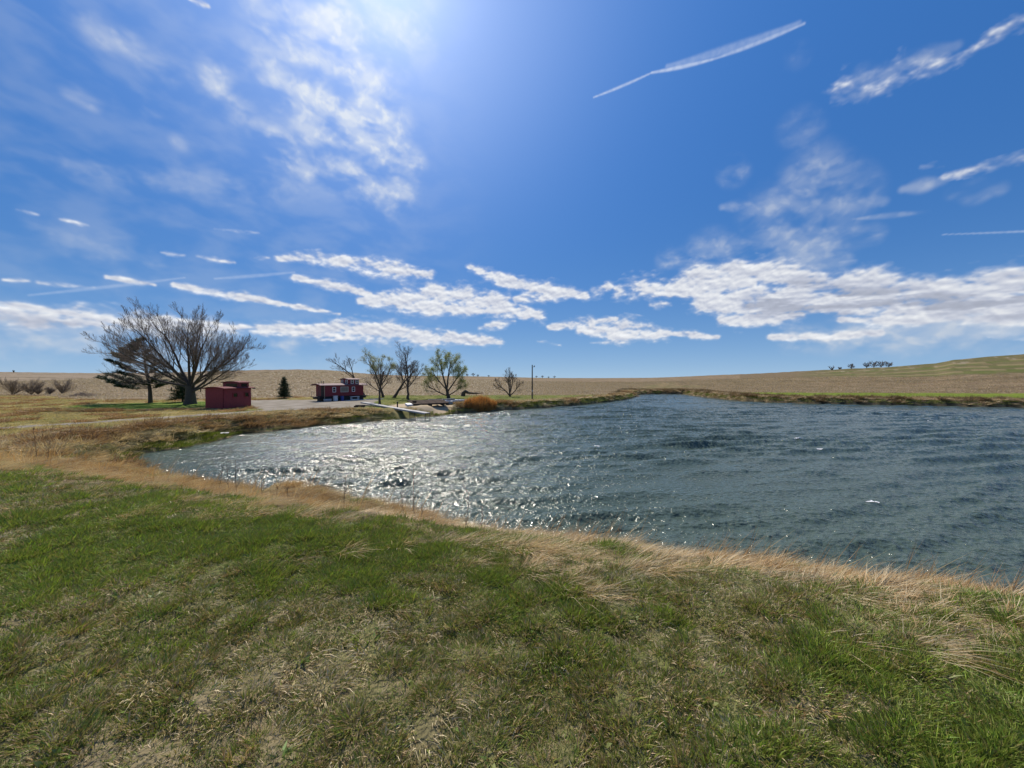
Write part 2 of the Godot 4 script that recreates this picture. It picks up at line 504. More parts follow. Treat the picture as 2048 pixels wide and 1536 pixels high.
func zone(x: float, d: float) -> int:
	var o := crest(x, d)
	var near := absf(x) < 140.0 and d > -40.0 and d < 148.0
	var s := shore(x, d) if near else 60.0
	if s < 0.0:
		return BED
	var tw := 0.5 * nz.get_noise_2d(x * 0.8, d * 0.8)
	if o < -0.2 + tw * 1.5:
		return LAWN
	if d < 40.0 and (o < 5.8 + tw or (o < 9.6 and x > -23.0)):
		return SLOPE
	var jag := 0.8 * nz.get_noise_2d(x * 0.5, d * 0.5)
	if x < -8.0 and x > -19.0:
		if Vector2((x + 13.6) / 4.9, (d - 58.6) / 5.2).length() < 1.0 + tw * 0.2 and s > 0.4:
			return SAND
	if x < -18.0 and x > -100.0 and d > -8.0 and d < 80.0:
		if track_off(x, d) < 1.15 + jag * 0.3:
			return GRAVEL
		if in_poly(LOT, x + jag, d + jag):
			return GRAVEL
	if near:
		var w := 7.5 if x < -15.0 and d < 50.0 else 3.2
		if x > 45.0: w = 5.5
		if s < w + jag * 1.2:
			return BANK
	if d > 60.0:
		var r := ridge(x, d)
		if d > r[3] + jag * 1.5:
			var t: float = (d - r[3]) / (r[1] - r[3])
			var soft := 60.0 * nb.get_noise_2d(x * 0.03, d * 0.03) + 50.0 * nz.get_noise_2d(x * 0.3, d * 0.3)
			if absf(r[0] - 1330.0 + soft) < 85.0 - 240.0 * t and t < 0.4:
				return VALLEY
			if r[0] > 1480.0:
				var lim := lerpf(0.55, 0.40, clampf((r[0] - 1480.0) / 400.0, 0.0, 1.0))
				if t > lim + jag * 0.006:
					return HILL
			return STUBBLE
	if x < -34.0:
		if Vector2((x + 52.0) / 13.0, (d - 59.0) / 8.5).length() < 1.0 + tw * 0.15:
			return GREEN
		return ROUGH
	return GREEN


func ground_color(z: int, x: float, d: float) -> Color:
	var a := nz.get_noise_2d(x * 0.7, d * 0.7)
	var b := nb.get_noise_2d(x * 0.13, d * 0.13)
	var e := nz.get_noise_2d(x * 3.0 + 50.0, d * 3.0)
	match z:
		LAWN:
			return Color(0.27, 0.225, 0.13).lerp(Color(0.17, 0.18, 0.065), clampf(0.5 + a + e * 0.5, 0.0, 1.0))
		SLOPE:
			return Color(0.34, 0.265, 0.15).lerp(Color(0.15, 0.14, 0.06), clampf(0.5 + a, 0.0, 1.0))
		BANK:
			if x > 40.0:
				return Color(0.34, 0.26, 0.15).lerp(Color(0.19, 0.15, 0.075), clampf(0.5 + a * 1.2, 0.0, 1.0))
			return Color(0.42, 0.33, 0.18).lerp(Color(0.22, 0.21, 0.075), clampf(0.45 + a * 1.2 + b, 0.0, 1.0))
		GREEN:
			var c := Color(0.155, 0.195, 0.032).lerp(Color(0.23, 0.225, 0.065), clampf(0.4 + b * 1.4 + a * 0.4, 0.0, 1.0))
			if x < -34.0:
				c = Color(0.14, 0.245, 0.032).lerp(Color(0.20, 0.255, 0.05), clampf(0.35 + b + a * 0.4, 0.0, 1.0))
			if x > 45.0:
				c = c.lerp(Color(0.21, 0.29, 0.035), 0.75)
			return c
		STUBBLE:
			var c2 := Color(0.30, 0.225, 0.135).lerp(Color(0.225, 0.165, 0.098), clampf(0.5 + b * 1.3 + a * 0.35, 0.0, 1.0))
			var r := ridge(x, d)
			var t: float = (d - r[3]) / (r[1] - r[3])
			c2 = c2.lerp(Color(0.335, 0.265, 0.17), clampf(0.3 + 1.3 * nb.get_noise_2d(x * 0.006, d * 0.09), 0.0, 0.8))
			if r[0] < 420.0:
				c2 = c2.lerp(Color(0.40, 0.34, 0.26), 0.5 * smoothstep(0.1, 0.5, t))
			# grassed contour terraces
			for q in [0.30, 0.52, 0.78, 0.93]:
				if absf(t - q - 0.015 * sin(r[0] * 0.006 + q * 20.0)) < 0.015:
					c2 = c2.lerp(Color(0.16, 0.13, 0.07), 0.75)
			return c2
		GRAVEL:
			return Color(0.31, 0.28, 0.235).lerp(Color(0.22, 0.195, 0.15), clampf(0.5 + a * 1.3, 0.0, 1.0))
		SAND:
			return Color(0.50, 0.40, 0.26)
		ROUGH:
			return Color(0.47, 0.385, 0.19).lerp(Color(0.31, 0.285, 0.10), clampf(0.5 + b * 1.5 + a * 0.6, 0.0, 1.0))
		HILL:
			var c3 := Color(0.145, 0.14, 0.055).lerp(Color(0.20, 0.165, 0.085), clampf(0.45 + b * 1.6 + a * 0.4, 0.0, 1.0))
			var r2 := ridge(x, d)
			var t2: float = (d - r2[3]) / (r2[1] - r2[3])
			for q in [0.50, 0.64, 0.80]:
				var off := absf(t2 - q - 0.012 * sin(r2[0] * 0.009 + q * 30.0))
				if off < 0.014:
					c3 = c3.lerp(Color(0.32, 0.255, 0.14), 0.75)
				elif t2 < q and t2 > q - 0.06:
					c3 = c3.lerp(Color(0.13, 0.165, 0.04), 0.6)
			if b > 0.33 and t2 > 0.75:
				c3 = c3.lerp(Color(0.38, 0.33, 0.25), 0.5)
			if r2[0] < 1660.0:
				c3 = c3.lerp(Color(0.21, 0.155, 0.095), clampf((1660.0 - r2[0]) / 90.0, 0.0, 0.85))
			return c3
		VALLEY:
			return Color(0.30, 0.22, 0.12).lerp(Color(0.16, 0.15, 0.06), clampf(0.5 + b * 1.6, 0.0, 1.0))
	return Color(0.06, 0.055, 0.04)


func build_ground() -> void:
	var az := PackedFloat32Array()
	var a := -180.0
	while a < 179.9:
		az.append(a)
		a += 0.17 if absf(a) < 58.0 else 4.0 if absf(a) > 70.0 else 1.0
	az.append(180.0)
	var rad := PackedFloat32Array()
	var r := 0.4
	while r < 3200.0:
		rad.append(r)
		r *= 1.035 if r < 12.0 else 1.012 if r < 150.0 else 1.03
	var nc := az.size()
	var nr := rad.size()
	var v := PackedVector3Array()
	var c := PackedColorArray()
	var zz := PackedByteArray()
	v.resize(nc * nr + 1)
	c.resize(nc * nr + 1)
	zz.resize(nc * nr + 1)
	for iy in nr:
		for ix in nc:
			var x := sin(deg_to_rad(az[ix])) * rad[iy]
			var d := cos(deg_to_rad(az[ix])) * rad[iy]
			var k := iy * nc + ix
			v[k] = Vector3(x, hgt(x, d), -d)
			zz[k] = zone(x, d)
			c[k] = ground_color(zz[k], x, d)
	v[nc * nr] = Vector3(0, hgt(0, 0), 0)
	c[nc * nr] = c[0]
	var idx := [PackedInt32Array(), PackedInt32Array(), PackedInt32Array()]
	for ix in nc - 1:
		idx[0].append(nc * nr); idx[0].append(ix); idx[0].append(ix + 1)
	for iy in nr - 1:
		for ix in nc - 1:
			var k := iy * nc + ix
			var z := zz[k]
			var w: PackedInt32Array = idx[1 if z == STUBBLE else 2 if z == GRAVEL or z == SAND else 0]
			w.append(k); w.append(k + nc); w.append(k + 1)
			w.append(k + 1); w.append(k + nc); w.append(k + nc + 1)
			idx[1 if z == STUBBLE else 2 if z == GRAVEL or z == SAND else 0] = w
	# smooth normals
	var nn := PackedVector3Array()
	nn.resize(v.size())
	nn.fill(Vector3.UP)
	for iy in range(1, nr - 1):
		for ix in nc:
			var l := maxi(ix - 1, 0)
			var h := mini(ix + 1, nc - 1)
			var g := (v[(iy + 1) * nc + ix] - v[(iy - 1) * nc + ix]).cross(v[iy * nc + l] - v[iy * nc + h]).normalized()
			nn[iy * nc + ix] = g if g.y > 0.0 else -g
	var m := ArrayMesh.new()
	for q in 3:
		var arr := []
		arr.resize(Mesh.ARRAY_MAX)
		arr[Mesh.ARRAY_VERTEX] = v
		arr[Mesh.ARRAY_NORMAL] = nn
		arr[Mesh.ARRAY_COLOR] = c
		arr[Mesh.ARRAY_INDEX] = idx[q]
		m.add_surface_from_arrays(Mesh.PRIMITIVE_TRIANGLES, arr)
		m.surface_set_material(q, [M.turf, M.stubble, M.gravel][q])
	var o := MeshInstance3D.new()
	o.name = "ground"
	o.mesh = m
	add_child(o)
	tag(o, "rolling farm ground of lawn, banks, gravel and stubble fields", "ground", "", "structure")
	print("ground ", v.size())


# ================================================================== water
var wx := PackedFloat32Array()
var wz := PackedFloat32Array()
var wa := PackedFloat32Array()
var wp := PackedFloat32Array()


func wave(x: float, z: float) -> float:
	var y := 0.0
	for q in wx.size():
		var sn := sin(wx[q] * x + wz[q] * z + wp[q])
		y += wa[q] * (sn + 0.22 * sn * sn)
	return y * clampf(0.25 - shore(x, -z) * 0.25, 0.12, 1.0) * (0.78 + 0.75 * nb.get_noise_2d(x * 0.025, z * 0.06)) - 0.02


func build_foam() -> void:
	rng.seed = 55
	var root := Node3D.new()
	root.name = "foam"
	add_child(root)
	tag(root, "small white caps of foam on the wave crests", "foam", "", "stuff")
	for k in 9:
		# the highest crest near a random place
		var best := Vector3(0, -9, 0)
		var a := deg_to_rad(rng.randf_range(-28.0, 52.0))
		var r := 11.0 * pow(6.5, rng.randf())
		for q in 60:
			var x := sin(a) * r + rng.randf_range(-2.0, 2.0)
			var z := -cos(a) * r + rng.randf_range(-2.0, 2.0)
			var y := wave(x, z)
			if y > best.y and shore(x, -z) < -2.0:
				best = Vector3(x, y, z)
		if best.y < 0.05:
			continue
		var mb := MB.new()
		var w := rng.randf_range(0.07, 0.24)
		for q in 26:
			var p := best + Vector3(rng.randfn() * w, 0, rng.randfn() * w * 0.3 + 0.05)
			var s := rng.randf_range(0.015, 0.05)
			var c := []
			for i in 5:
				var g := TAU * i / 5.0 + rng.randf()
				var e := p + Vector3(cos(g) * s * 1.5, 0, sin(g) * s)
				c.append(Vector3(e.x, wave(e.x, e.z) + 0.012, e.z))
			for i in 3:
				mb.tri(c[0], c[i + 1], c[i + 2], Vector3.UP)
		put(mb, "foam_patch", M.foam, root)


func build_water() -> void:
	var rw := RandomNumberGenerator.new()
	rw.seed = 77
	var base := deg_to_rad(17.0)        # the waves run towards the dam, a little across the view
	var lam := 3.4
	for k in 36:
		lam = 3.2 * pow(0.92, k) * rw.randf_range(0.92, 1.08)
		var th := base + rw.randfn(0.0, 0.22 if lam > 0.9 else 0.48)
		var kk := TAU / lam
		wx.append(sin(th) * kk)
		wz.append(cos(th) * kk)
		wa.append(0.0118 * lam * (1.25 if lam > 1.0 else 1.1) * rw.randf_range(0.7, 1.25))
		wp.append(rw.randf() * TAU)
	var nw := wx.size()
	var az := PackedFloat32Array()
	var a := -63.0
	while a <= 75.0:
		az.append(a)
		a += 0.15 if absf(a) < 57.0 else 0.6
	var rad := PackedFloat32Array()
	var r := 8.5
	while r < 146.0:
		rad.append(r)
		r *= 1.0052
	var nc := az.size()
	var nr := rad.size()
	var v := PackedVector3Array()
	var nn := PackedVector3Array()
	var uv := PackedVector2Array()
	v.resize(nc * nr)
	nn.resize(nc * nr)
	uv.resize(nc * nr)
	var keep := PackedByteArray()
	keep.resize(nc * nr)
	for iy in nr:
		# waves finer than the mesh are left to the ripples of the material
		var cell := rad[iy] * 0.0052
		for ix in nc:
			var x := sin(deg_to_rad(az[ix])) * rad[iy]
			var z := -cos(deg_to_rad(az[ix])) * rad[iy]
			var k := iy * nc + ix
			uv[k] = Vector2(x, z) * 0.2
			var s := shore(x, -z)
			if s > 1.5:
				v[k] = Vector3(x, -0.02, z)
				nn[k] = Vector3.UP
				continue
			keep[k] = 1
			var y := 0.0
			var gx := 0.0
			var gz := 0.0
			var calm := clampf(0.25 - s * 0.25, 0.12, 1.0)
			var gust := 0.78 + 0.75 * nb.get_noise_2d(x * 0.025, z * 0.06)
			for q in nw:
				var ph := wx[q] * x + wz[q] * z + wp[q]
				var sn := sin(ph)
				var cs := cos(ph)
				# sharpened crests
				y += wa[q] * (sn + 0.22 * sn * sn)
				var sl := wa[q] * cs * (1.0 + 0.44 * sn)
				gx += sl * wx[q]
				gz += sl * wz[q]
			y *= calm * gust
			v[k] = Vector3(x, y - 0.02, z)
			nn[k] = Vector3(-gx * calm * gust, 1.0, -gz * calm * gust).normalized()
	var idx := PackedInt32Array()
	for iy in nr - 1:
		for ix in nc - 1:
			var k := iy * nc + ix
			if keep[k] + keep[k + 1] + keep[k + nc] + keep[k + nc + 1] == 0:
				continue
			idx.append(k); idx.append(k + nc); idx.append(k + 1)
			idx.append(k + 1); idx.append(k + nc); idx.append(k + nc + 1)
	var arr := []
	arr.resize(Mesh.ARRAY_MAX)
	arr[Mesh.ARRAY_VERTEX] = v
	arr[Mesh.ARRAY_NORMAL] = nn
	arr[Mesh.ARRAY_TEX_UV] = uv
	arr[Mesh.ARRAY_INDEX] = idx
	var m := ArrayMesh.new()
	m.add_surface_from_arrays(Mesh.PRIMITIVE_TRIANGLES, arr)
	m.surface_set_material(0, M.water)
	var o := MeshInstance3D.new()
	o.name = "water"
	o.mesh = m
	add_child(o)
	tag(o, "wind-ruffled dark blue pond water glittering in the sun", "water", "", "structure")
	print("water ", v.size(), " ", idx.size() / 3)


# ================================================================== grass
const STRAW := Color(0.58, 0.465, 0.285)
const PALE := Color(0.66, 0.56, 0.36)
const RUST := Color(0.40, 0.22, 0.09)


func clump(sd_: int, n: int, radius: float, h0: float, h1: float, width: float, spread: float, lean: Vector3, cols: Array, droop := 0.5) -> ArrayMesh:
	var r := RandomNumberGenerator.new()
	r.seed = sd_
	var mb := MB.new()
	for k in n:
		var a := r.randf() * TAU
		var q := sqrt(r.randf()) * radius
		var p := Vector3(cos(a) * q, -0.01, sin(a) * q)
		var out := Vector3(cos(a + r.randf_range(-0.9, 0.9)), 0, sin(a + r.randf_range(-0.9, 0.9)))
		var dir := (Vector3.UP + out * spread * r.randf_range(0.1, 1.0) + lean * r.randf_range(0.5, 1.4)).normalized()
		var side := dir.cross(Vector3(r.randfn(), r.randfn() * 0.2, r.randfn())).normalized()
		var c: Color = cols[r.randi() % cols.size()]
		var f := r.randf_range(0.75, 1.25)
		c = Color(c.r * f, c.g * f, c.b * f)
		var bend := (out * 0.8 + lean + Vector3(0, -0.55, 0) * droop * 1.6) * r.randf_range(0.2, 1.0) * droop
		mb.blade(p, dir, side, r.randf_range(h0, h1), width * r.randf_range(0.7, 1.3), bend, c)
	return mb.mesh()


func scatter(parent: Node, called: String, mesh: Mesh, mat: Material, buf: PackedFloat32Array) -> void:
	if buf.size() == 0:
		return
	var mm := MultiMesh.new()
	mm.transform_format = MultiMesh.TRANSFORM_3D
	mm.use_colors = true
	mm.mesh = mesh
	mm.instance_count = buf.size() / 16
	mm.buffer = buf
	var o := MultiMeshInstance3D.new()
	o.multimesh = mm
	o.material_override = mat
	o.name = called
	o.set_meta("kind", "stuff")
	parent.add_child(o, true)


func put_copy(b: PackedFloat32Array, p: Vector3, turn: float, s: Vector3, c: Color, tilt := Vector3.ZERO) -> PackedFloat32Array:
	var m := Basis(Vector3.UP, turn).scaled_local(s)
	if tilt != Vector3.ZERO:
		m = Basis(tilt.normalized(), tilt.length()) * m
	b.append_array(PackedFloat32Array([m.x.x, m.y.x, m.z.x, p.x, m.x.y, m.y.y, m.z.y, p.y, m.x.z, m.y.z, m.z.z, p.z, c.r, c.g, c.b, 1.0]))
	return b


func rings(r0: float, r1: float, step: float, a0: float, a1: float, density: Callable) -> PackedVector2Array:
	var out := PackedVector2Array()
	var r := r0
	while r < r1:
		var dr := r * step
		var area := deg_to_rad(a1 - a0) * (r + dr * 0.5) * dr
		var n: float = density.call(r) * area
		var k := int(n) + (1 if rng.randf() < n - int(n) else 0)
		for q in k:
			var rr := r + dr * rng.randf()
			var a := deg_to_rad(rng.randf_range(a0, a1))
			out.append(Vector2(sin(a) * rr, cos(a) * rr))
		r += dr
	return out


func build_lawn() -> void:
	rng.seed = 11
	var G1 := Color(0.165, 0.235, 0.042)
	var G2 := Color(0.225, 0.275, 0.058)
	var OL := Color(0.27, 0.25, 0.085)
	var BR := Color(0.30, 0.22, 0.11)
	var root := Node3D.new()
	root.name = "lawn_grass"
	add_child(root)
	tag(root, "patchy spring lawn of green and bleached dry blades on the dam crest", "grass", "", "stuff")
	var kinds := []
	for k in 3:
		kinds.append(clump(100 + k, 34, 0.06, 0.02, 0.048, 0.004, 0.8, Vector3(0.25, 0, 0.05), [G1, G2, G2, OL, PALE * 0.85]))   # green turf
	for k in 3:
		kinds.append(clump(110 + k, 34, 0.07, 0.02, 0.052, 0.004, 1.5, Vector3(0.5, 0, 0.15), [STRAW, PALE, PALE, STRAW * 0.8, OL, G2, G2, BR], 0.9))     # dry thatch
	for k in 3:
		kinds.append(clump(120 + k, 80, 0.055, 0.035, 0.078, 0.004, 1.1, Vector3(0.2, 0, 0.1), [OL, G2, G2, BR, G1, STRAW * 0.7], 0.6))   # tussocks
	for k in 2:
		kinds.append(clump(130 + k, 12, 0.09, 0.05, 0.12, 0.0046, 1.6, Vector3(0.7, 0, 0.3), [PALE * 0.9, STRAW * 0.9, PALE], 1.1))   # long bleached blades lying over
	for k in 2:
		kinds.append(clump(140 + k, 44, 0.07, 0.03, 0.075, 0.005, 0.8, Vector3(0.25, 0, 0.1), [Color(0.18, 0.30, 0.04), Color(0.23, 0.32, 0.05), G2, G2, OL]))   # fresh lush blades
	for k in 2:
		kinds.append(clump(150 + k, 11, 0.02, 0.035, 0.075, 0.016, 2.2, Vector3.ZERO, [Color(0.15, 0.25, 0.05), Color(0.19, 0.27, 0.06), Color(0.22, 0.25, 0.09)], 0.5))   # broad-leaved weeds
	var bufs := []
	for k in kinds.size():
		bufs.append(PackedFloat32Array())
	var cells := FastNoiseLite.new()
	cells.noise_type = FastNoiseLite.TYPE_CELLULAR
	cells.cellular_return_type = FastNoiseLite.RETURN_DISTANCE
	cells.fractal_type = FastNoiseLite.FRACTAL_NONE
	cells.frequency = 5.6
	cells.seed = 6
	var pts := rings(0.9, 26.0, 0.05, -74.0, 74.0, func(r): return 1750.0 if r < 3.2 else 1750.0 * pow(3.2 / r, 1.7))
	for p in pts:
		var o := crest(p.x, p.y)
		if o > 1.6 or zone(p.x, p.y) == SLOPE and rng.randf() < 0.7:
			continue
		var r := p.length()
		var a := nz.get_noise_2d(p.x * 2.6, p.y * 2.6)
		var b := nz.get_noise_2d(p.x * 0.55 + 30.0, p.y * 0.55)
		var e := nz.get_noise_2d(p.x * 7.0, p.y * 7.0 + 80.0)
		var bare := nz.get_noise_2d(p.x * 3.4 - 70.0, p.y * 3.4)
		if bare > 0.43 and rng.randf() < 0.7:
			continue
		var dry := a * 0.8 + b * 0.4 + e * 0.6 + rng.randfn(0.0, 0.22) - 0.10
		var lush := nz.get_noise_2d(p.x * 0.5 - 90.0, p.y * 0.5) * 0.9 + a * 0.5 + 0.40 * smoothstep(-2.2, -0.8, o) + rng.randfn(0.0, 0.18)
		var sc := (1.0 if r < 4.0 else 1.0 + (r - 4.0) * 0.09) * rng.randf_range(0.75, 1.3)
		var k := 0
		var col := Color.WHITE
		if lush > 0.42 and rng.randf() < 0.72:
			k = 11 + rng.randi() % 2
			col = Color(1.0, 1.0, 0.95) * rng.randf_range(0.75, 1.15)
		elif dry > 0.10:
			k = 3 + rng.randi() % 3
			col = Color(1, 1, 1) * rng.randf_range(0.75, 1.2)
			if rng.randf() < 0.10:
				k = 9 + rng.randi() % 2
		else:
			k = rng.randi() % 3
			col = Color(1.0, 1.0, 1.0).lerp(Color(1.35, 1.1, 1.0), rng.randf() * 0.6) * rng.randf_range(0.7, 1.15)
			if rng.randf() < 0.13:
				k = 6 + rng.randi() % 3
		if rng.randf() < 0.012:
			k = 13 + rng.randi() % 2
			sc = rng.randf_range(0.7, 1.3)
			col = Color.WHITE
		# the turf grows in clumps with thin places between them
		var heart := clampf((cells.get_noise_2d(p.x, p.y) + 1.0) * 1.15, 0.0, 1.0)
		if k < 9 and heart > 0.62 and rng.randf() < 0.55:
			continue
		var hs := clampf(0.95 + a * 0.5, 0.5, 1.4) * lerpf(1.5, 0.5, heart)
		bufs[k] = put_copy(bufs[k], Vector3(p.x, hgt(p.x, p.y) - 0.004, -p.y), rng.randf_range(-0.7, 0.7) if k >= 9 and k < 11 else rng.randf() * TAU, Vector3(sc, sc * hs, sc), col)
	var total := 0
	for k in kinds.size():
		total += bufs[k].size() / 16
		scatter(root, ["turf", "turf", "turf", "thatch", "thatch", "thatch", "tussock", "tussock", "tussock", "fallen_blades", "fallen_blades", "fresh_blades", "fresh_blades", "broad_leaves", "broad_leaves"][k], kinds[k], M.blade, bufs[k])
	print("lawn clumps ", total)


func build_slope_grass() -> void:
	rng.seed = 12
	var root := Node3D.new()
	root.name = "tall_grass"
	add_child(root)
	tag(root, "tall straw-coloured grass leaning over the dam's slope down to the water", "grass", "", "stuff")
	var kinds := []
	var lean := Vector3(0.75, 0, 0.25)
	for k in 3:
		kinds.append(clump(200 + k, 46, 0.16, 0.22, 0.55, 0.0065, 0.55, lean, [STRAW, STRAW * 0.85, PALE, PALE * 0.9, Color(0.54, 0.37, 0.18), Color(0.48, 0.31, 0.14)], 0.7))
	for k in 2:
		kinds.append(clump(210 + k, 64, 0.12, 0.06, 0.16, 0.005, 1.1, lean, [PALE * 0.8, STRAW * 0.8, Color(0.33, 0.24, 0.13), Color(0.25, 0.17, 0.09)], 1.25))   # matted mounds
	for k in 2:
		kinds.append(clump(220 + k, 30, 0.12, 0.10, 0.26, 0.007, 0.7, lean * 0.4, [Color(0.16, 0.26, 0.04), Color(0.20, 0.28, 0.05), Color(0.22, 0.25, 0.07)]))   # green shoots
	for k in 2:
		kinds.append(clump(230 + k, 9, 0.10, 0.5, 0.95, 0.005, 0.35, lean * 0.35, [Color(0.45, 0.27, 0.11), Color(0.50, 0.33, 0.15), STRAW], 0.35))   # upright stalks
	var bufs := []
	for k in kinds.size():
		bufs.append(PackedFloat32Array())
	var pts := rings(1.2, 60.0, 0.05, -66.0, 74.0, func(r): return 170.0 if r < 5.0 else 170.0 * pow(5.0 / r, 1.2))
	for p in pts:
		var o := crest(p.x, p.y)
		if o < -1.6 or p.y > 36.0 and p.x > -60.0 and o > 14.0:
			continue
		var z := zone(p.x, p.y)
		var strip := z == LAWN and o > -1.5 + 0.5 * nz.get_noise_2d(p.x * 0.6, p.y * 0.6 + 44.0)
		if z != SLOPE and not strip:
			continue
		var b := nz.get_noise_2d(p.x * 0.7 + 11.0, p.y * 0.7)
		var a := nz.get_noise_2d(p.x * 1.8, p.y * 1.8 + 25.0)
		if strip:
			# ragged tufts along the mown edge
			if b * 0.6 + a + 0.5 * nz.get_noise_2d(p.x * 4.0, p.y * 4.0) < lerpf(0.22, -0.15, smoothstep(-1.2, 0.2, o)) or rng.randf() < 0.35:
				continue
		var gap := nz.get_noise_2d(p.x * 1.5 - 40.0, p.y * 1.5) + 0.5 * nz.get_noise_2d(p.x * 4.0, p.y * 4.0 + 9.0)
		if gap < -0.16 and rng.randf() < 0.85:
			continue
		var k := rng.randi() % 3
		var r := p.length()
		var sc := rng.randf_range(0.7, 1.2) * (1.0 if r < 10.0 else 1.0 + (r - 10.0) * 0.03)
		var hs := clampf(0.36 + 0.22 * smoothstep(0.3, 3.0, o) + 0.8 * a + 0.35 * b, 0.16, 1.15) * lerpf(0.9, 0.78, smoothstep(-6.0, 2.0, p.x))
		var col := Color(1, 1, 1) * rng.randf_range(0.72, 1.1)
		if strip or o < 1.4:
			hs = 0.55 + 0.25 * a
			sc *= lerpf(0.55, 0.75, smoothstep(-0.8, 0.8, o))
			if b + a * 0.7 > -0.02:
				k = 3 + rng.randi() % 2
			elif b + a * 0.7 < -0.2 and rng.randf() < 0.8:
				k = 5 + rng.randi() % 2
				hs = 0.8
		elif b < -0.2 and rng.randf() < 0.5:
			k = 5 + rng.randi() % 2
		elif a > 0.25 and rng.randf() < 0.6:
			k = 3 + rng.randi() % 2
			hs = 0.9
		elif rng.randf() < 0.12:
			k = 7 + rng.randi() % 2
			hs = rng.randf_range(0.6, 1.0)
		if k < 3:
			var tone := b * 1.6 + a * 1.2 + rng.randfn(0.0, 0.25)
			if tone > 0.25:
				col = Color(0.92, 0.79, 0.66) * rng.randf_range(0.6, 1.0)
			elif tone < -0.3:
				col = Color(1.05, 1.05, 1.05) * rng.randf_range(0.85, 1.15)
		bufs[k] = put_copy(bufs[k], Vector3(p.x, hgt(p.x, p.y) - 0.01, -p.y), rng.randf_range(-0.7, 0.7), Vector3(sc, sc * hs, sc), col)
	var total := 0
	for k in kinds.size():
		total += bufs[k].size() / 16
		scatter(root, ["straw", "straw", "straw", "matted_straw", "matted_straw", "green_shoots", "green_shoots", "seed_stalks", "seed_stalks"][k], kinds[k], M.straw, bufs[k])
	print("slope clumps ", total)


func build_bank_grass() -> void:
	rng.seed = 13
	var root := Node3D.new()
	root.name = "bank_grass"
	add_child(root)
	tag(root, "rough brown and tan grass tussocks along the pond's far banks", "grass", "", "stuff")
	var kinds := []
	var lean := Vector3(0.35, 0, 0.1)
	for k in 3:
		kinds.append(clump(300 + k, 46, 0.34, 0.3, 0.75, 0.03, 0.8, lean, [Color(1, 1, 1), Color(0.8, 0.78, 0.75), Color(1.15, 1.12, 1.05), Color(0.62, 0.55, 0.5)], 0.9))
	for k in 2:
		kinds.append(clump(310 + k, 60, 0.40, 0.08, 0.24, 0.022, 0.8, lean, [Color(1, 1, 1), Color(0.8, 0.85, 0.8), Color(1.2, 1.15, 1.05)], 0.6))   # short
	var bufs := []
	for k in kinds.size():
		bufs.append(PackedFloat32Array())
	var pts := rings(22.0, 150.0, 0.03, -64.0, 62.0, func(r): return 8.0 if r < 45.0 else 7.0)
	for p in pts:
		var z := zone(p.x, p.y)
		if z != BANK and p.y > 50.0 and rng.randf() < 0.45:
			continue
		if z != BANK and z != ROUGH and z != VALLEY and z != GREEN and z != SLOPE:
			continue
		if absf((p.x + 22.7) * 0.688 + (p.y - 58.6) * 0.726) < 1.6 and p.x > -23.5 and p.x < -9.5:
			continue
		var s := shore(p.x, p.y)
		var b := nz.get_noise_2d(p.x * 0.28 + 11.0, p.y * 0.28)
		var a := nz.get_noise_2d(p.x * 0.9, p.y * 0.9 + 25.0)
		var k := rng.randi() % 3
		var sc := rng.randf_range(0.8, 1.5)
		var hs := clampf(0.75 + 0.9 * a + 0.5 * b, 0.25, 1.7)
		var col := Color(0.36, 0.265, 0.135)
		if z == BANK:
			if p.x > 40.0:
				col = Color(0.52, 0.41, 0.25).lerp(Color(0.24, 0.17, 0.085), clampf(0.35 + b * 2.2 + a * 1.5, 0.0, 1.0))
				hs *= 1.35
			else:
				col = Color(0.58, 0.47, 0.27).lerp(Color(0.36, 0.235, 0.12), clampf(0.12 + b * 2.0 + a * 0.6, 0.0, 1.0))
				if a < -0.18:
					col = Color(0.20, 0.19, 0.06)
					hs *= 0.7
			if s < 1.3 and b - a < 0.12:
				col = Color(0.15, 0.185, 0.03)
				k = 3 + rng.randi() % 2
				hs = 1.3
			if s < 0.15:
				continue
		elif z == ROUGH:
			if rng.randf() < 0.55:
				continue
			k = 3 + rng.randi() % 2
			hs = rng.randf_range(0.6, 1.3)
			col = Color(0.55, 0.45, 0.23).lerp(Color(0.35, 0.32, 0.11), clampf(0.45 + b * 2.0, 0.0, 1.0))
			if b > 0.22:
				k = rng.randi() % 3
				hs = 0.7
				col = Color(0.42, 0.27, 0.13)
		elif z == GREEN:
			if rng.randf() < 0.72:
				continue
			k = 3 + rng.randi() % 2
			hs = rng.randf_range(0.25, 0.6)
			col = Color(0.17, 0.205, 0.036) if p.x > -34.0 else Color(0.15, 0.25, 0.034)
			if p.x > 45.0:
				col = Color(0.22, 0.29, 0.04)
		elif z == VALLEY:
			col = Color(0.36, 0.25, 0.13).lerp(Color(0.17, 0.14, 0.08), clampf(0.5 + b * 2.0, 0.0, 1.0))
		else:
			if p.y < 24.0 or rng.randf() < 0.3:
				continue
			col = Color(0.54, 0.43, 0.25).lerp(Color(0.34, 0.25, 0.13), clampf(0.4 + b * 2.0, 0.0, 1.0))
		col = col * rng.randf_range(0.75, 1.2)
		bufs[k] = put_copy(bufs[k], Vector3(p.x, hgt(p.x, p.y) - 0.02, -p.y), rng.randf_range(-0.9, 0.9), Vector3(sc, sc * hs, sc), col)
	var total := 0
	for k in kinds.size():
		total += bufs[k].size() / 16
		scatter(root, "tussock" if k < 3 else "short_grass", kinds[k], M.straw, bufs[k])
	print("bank clumps ", total)


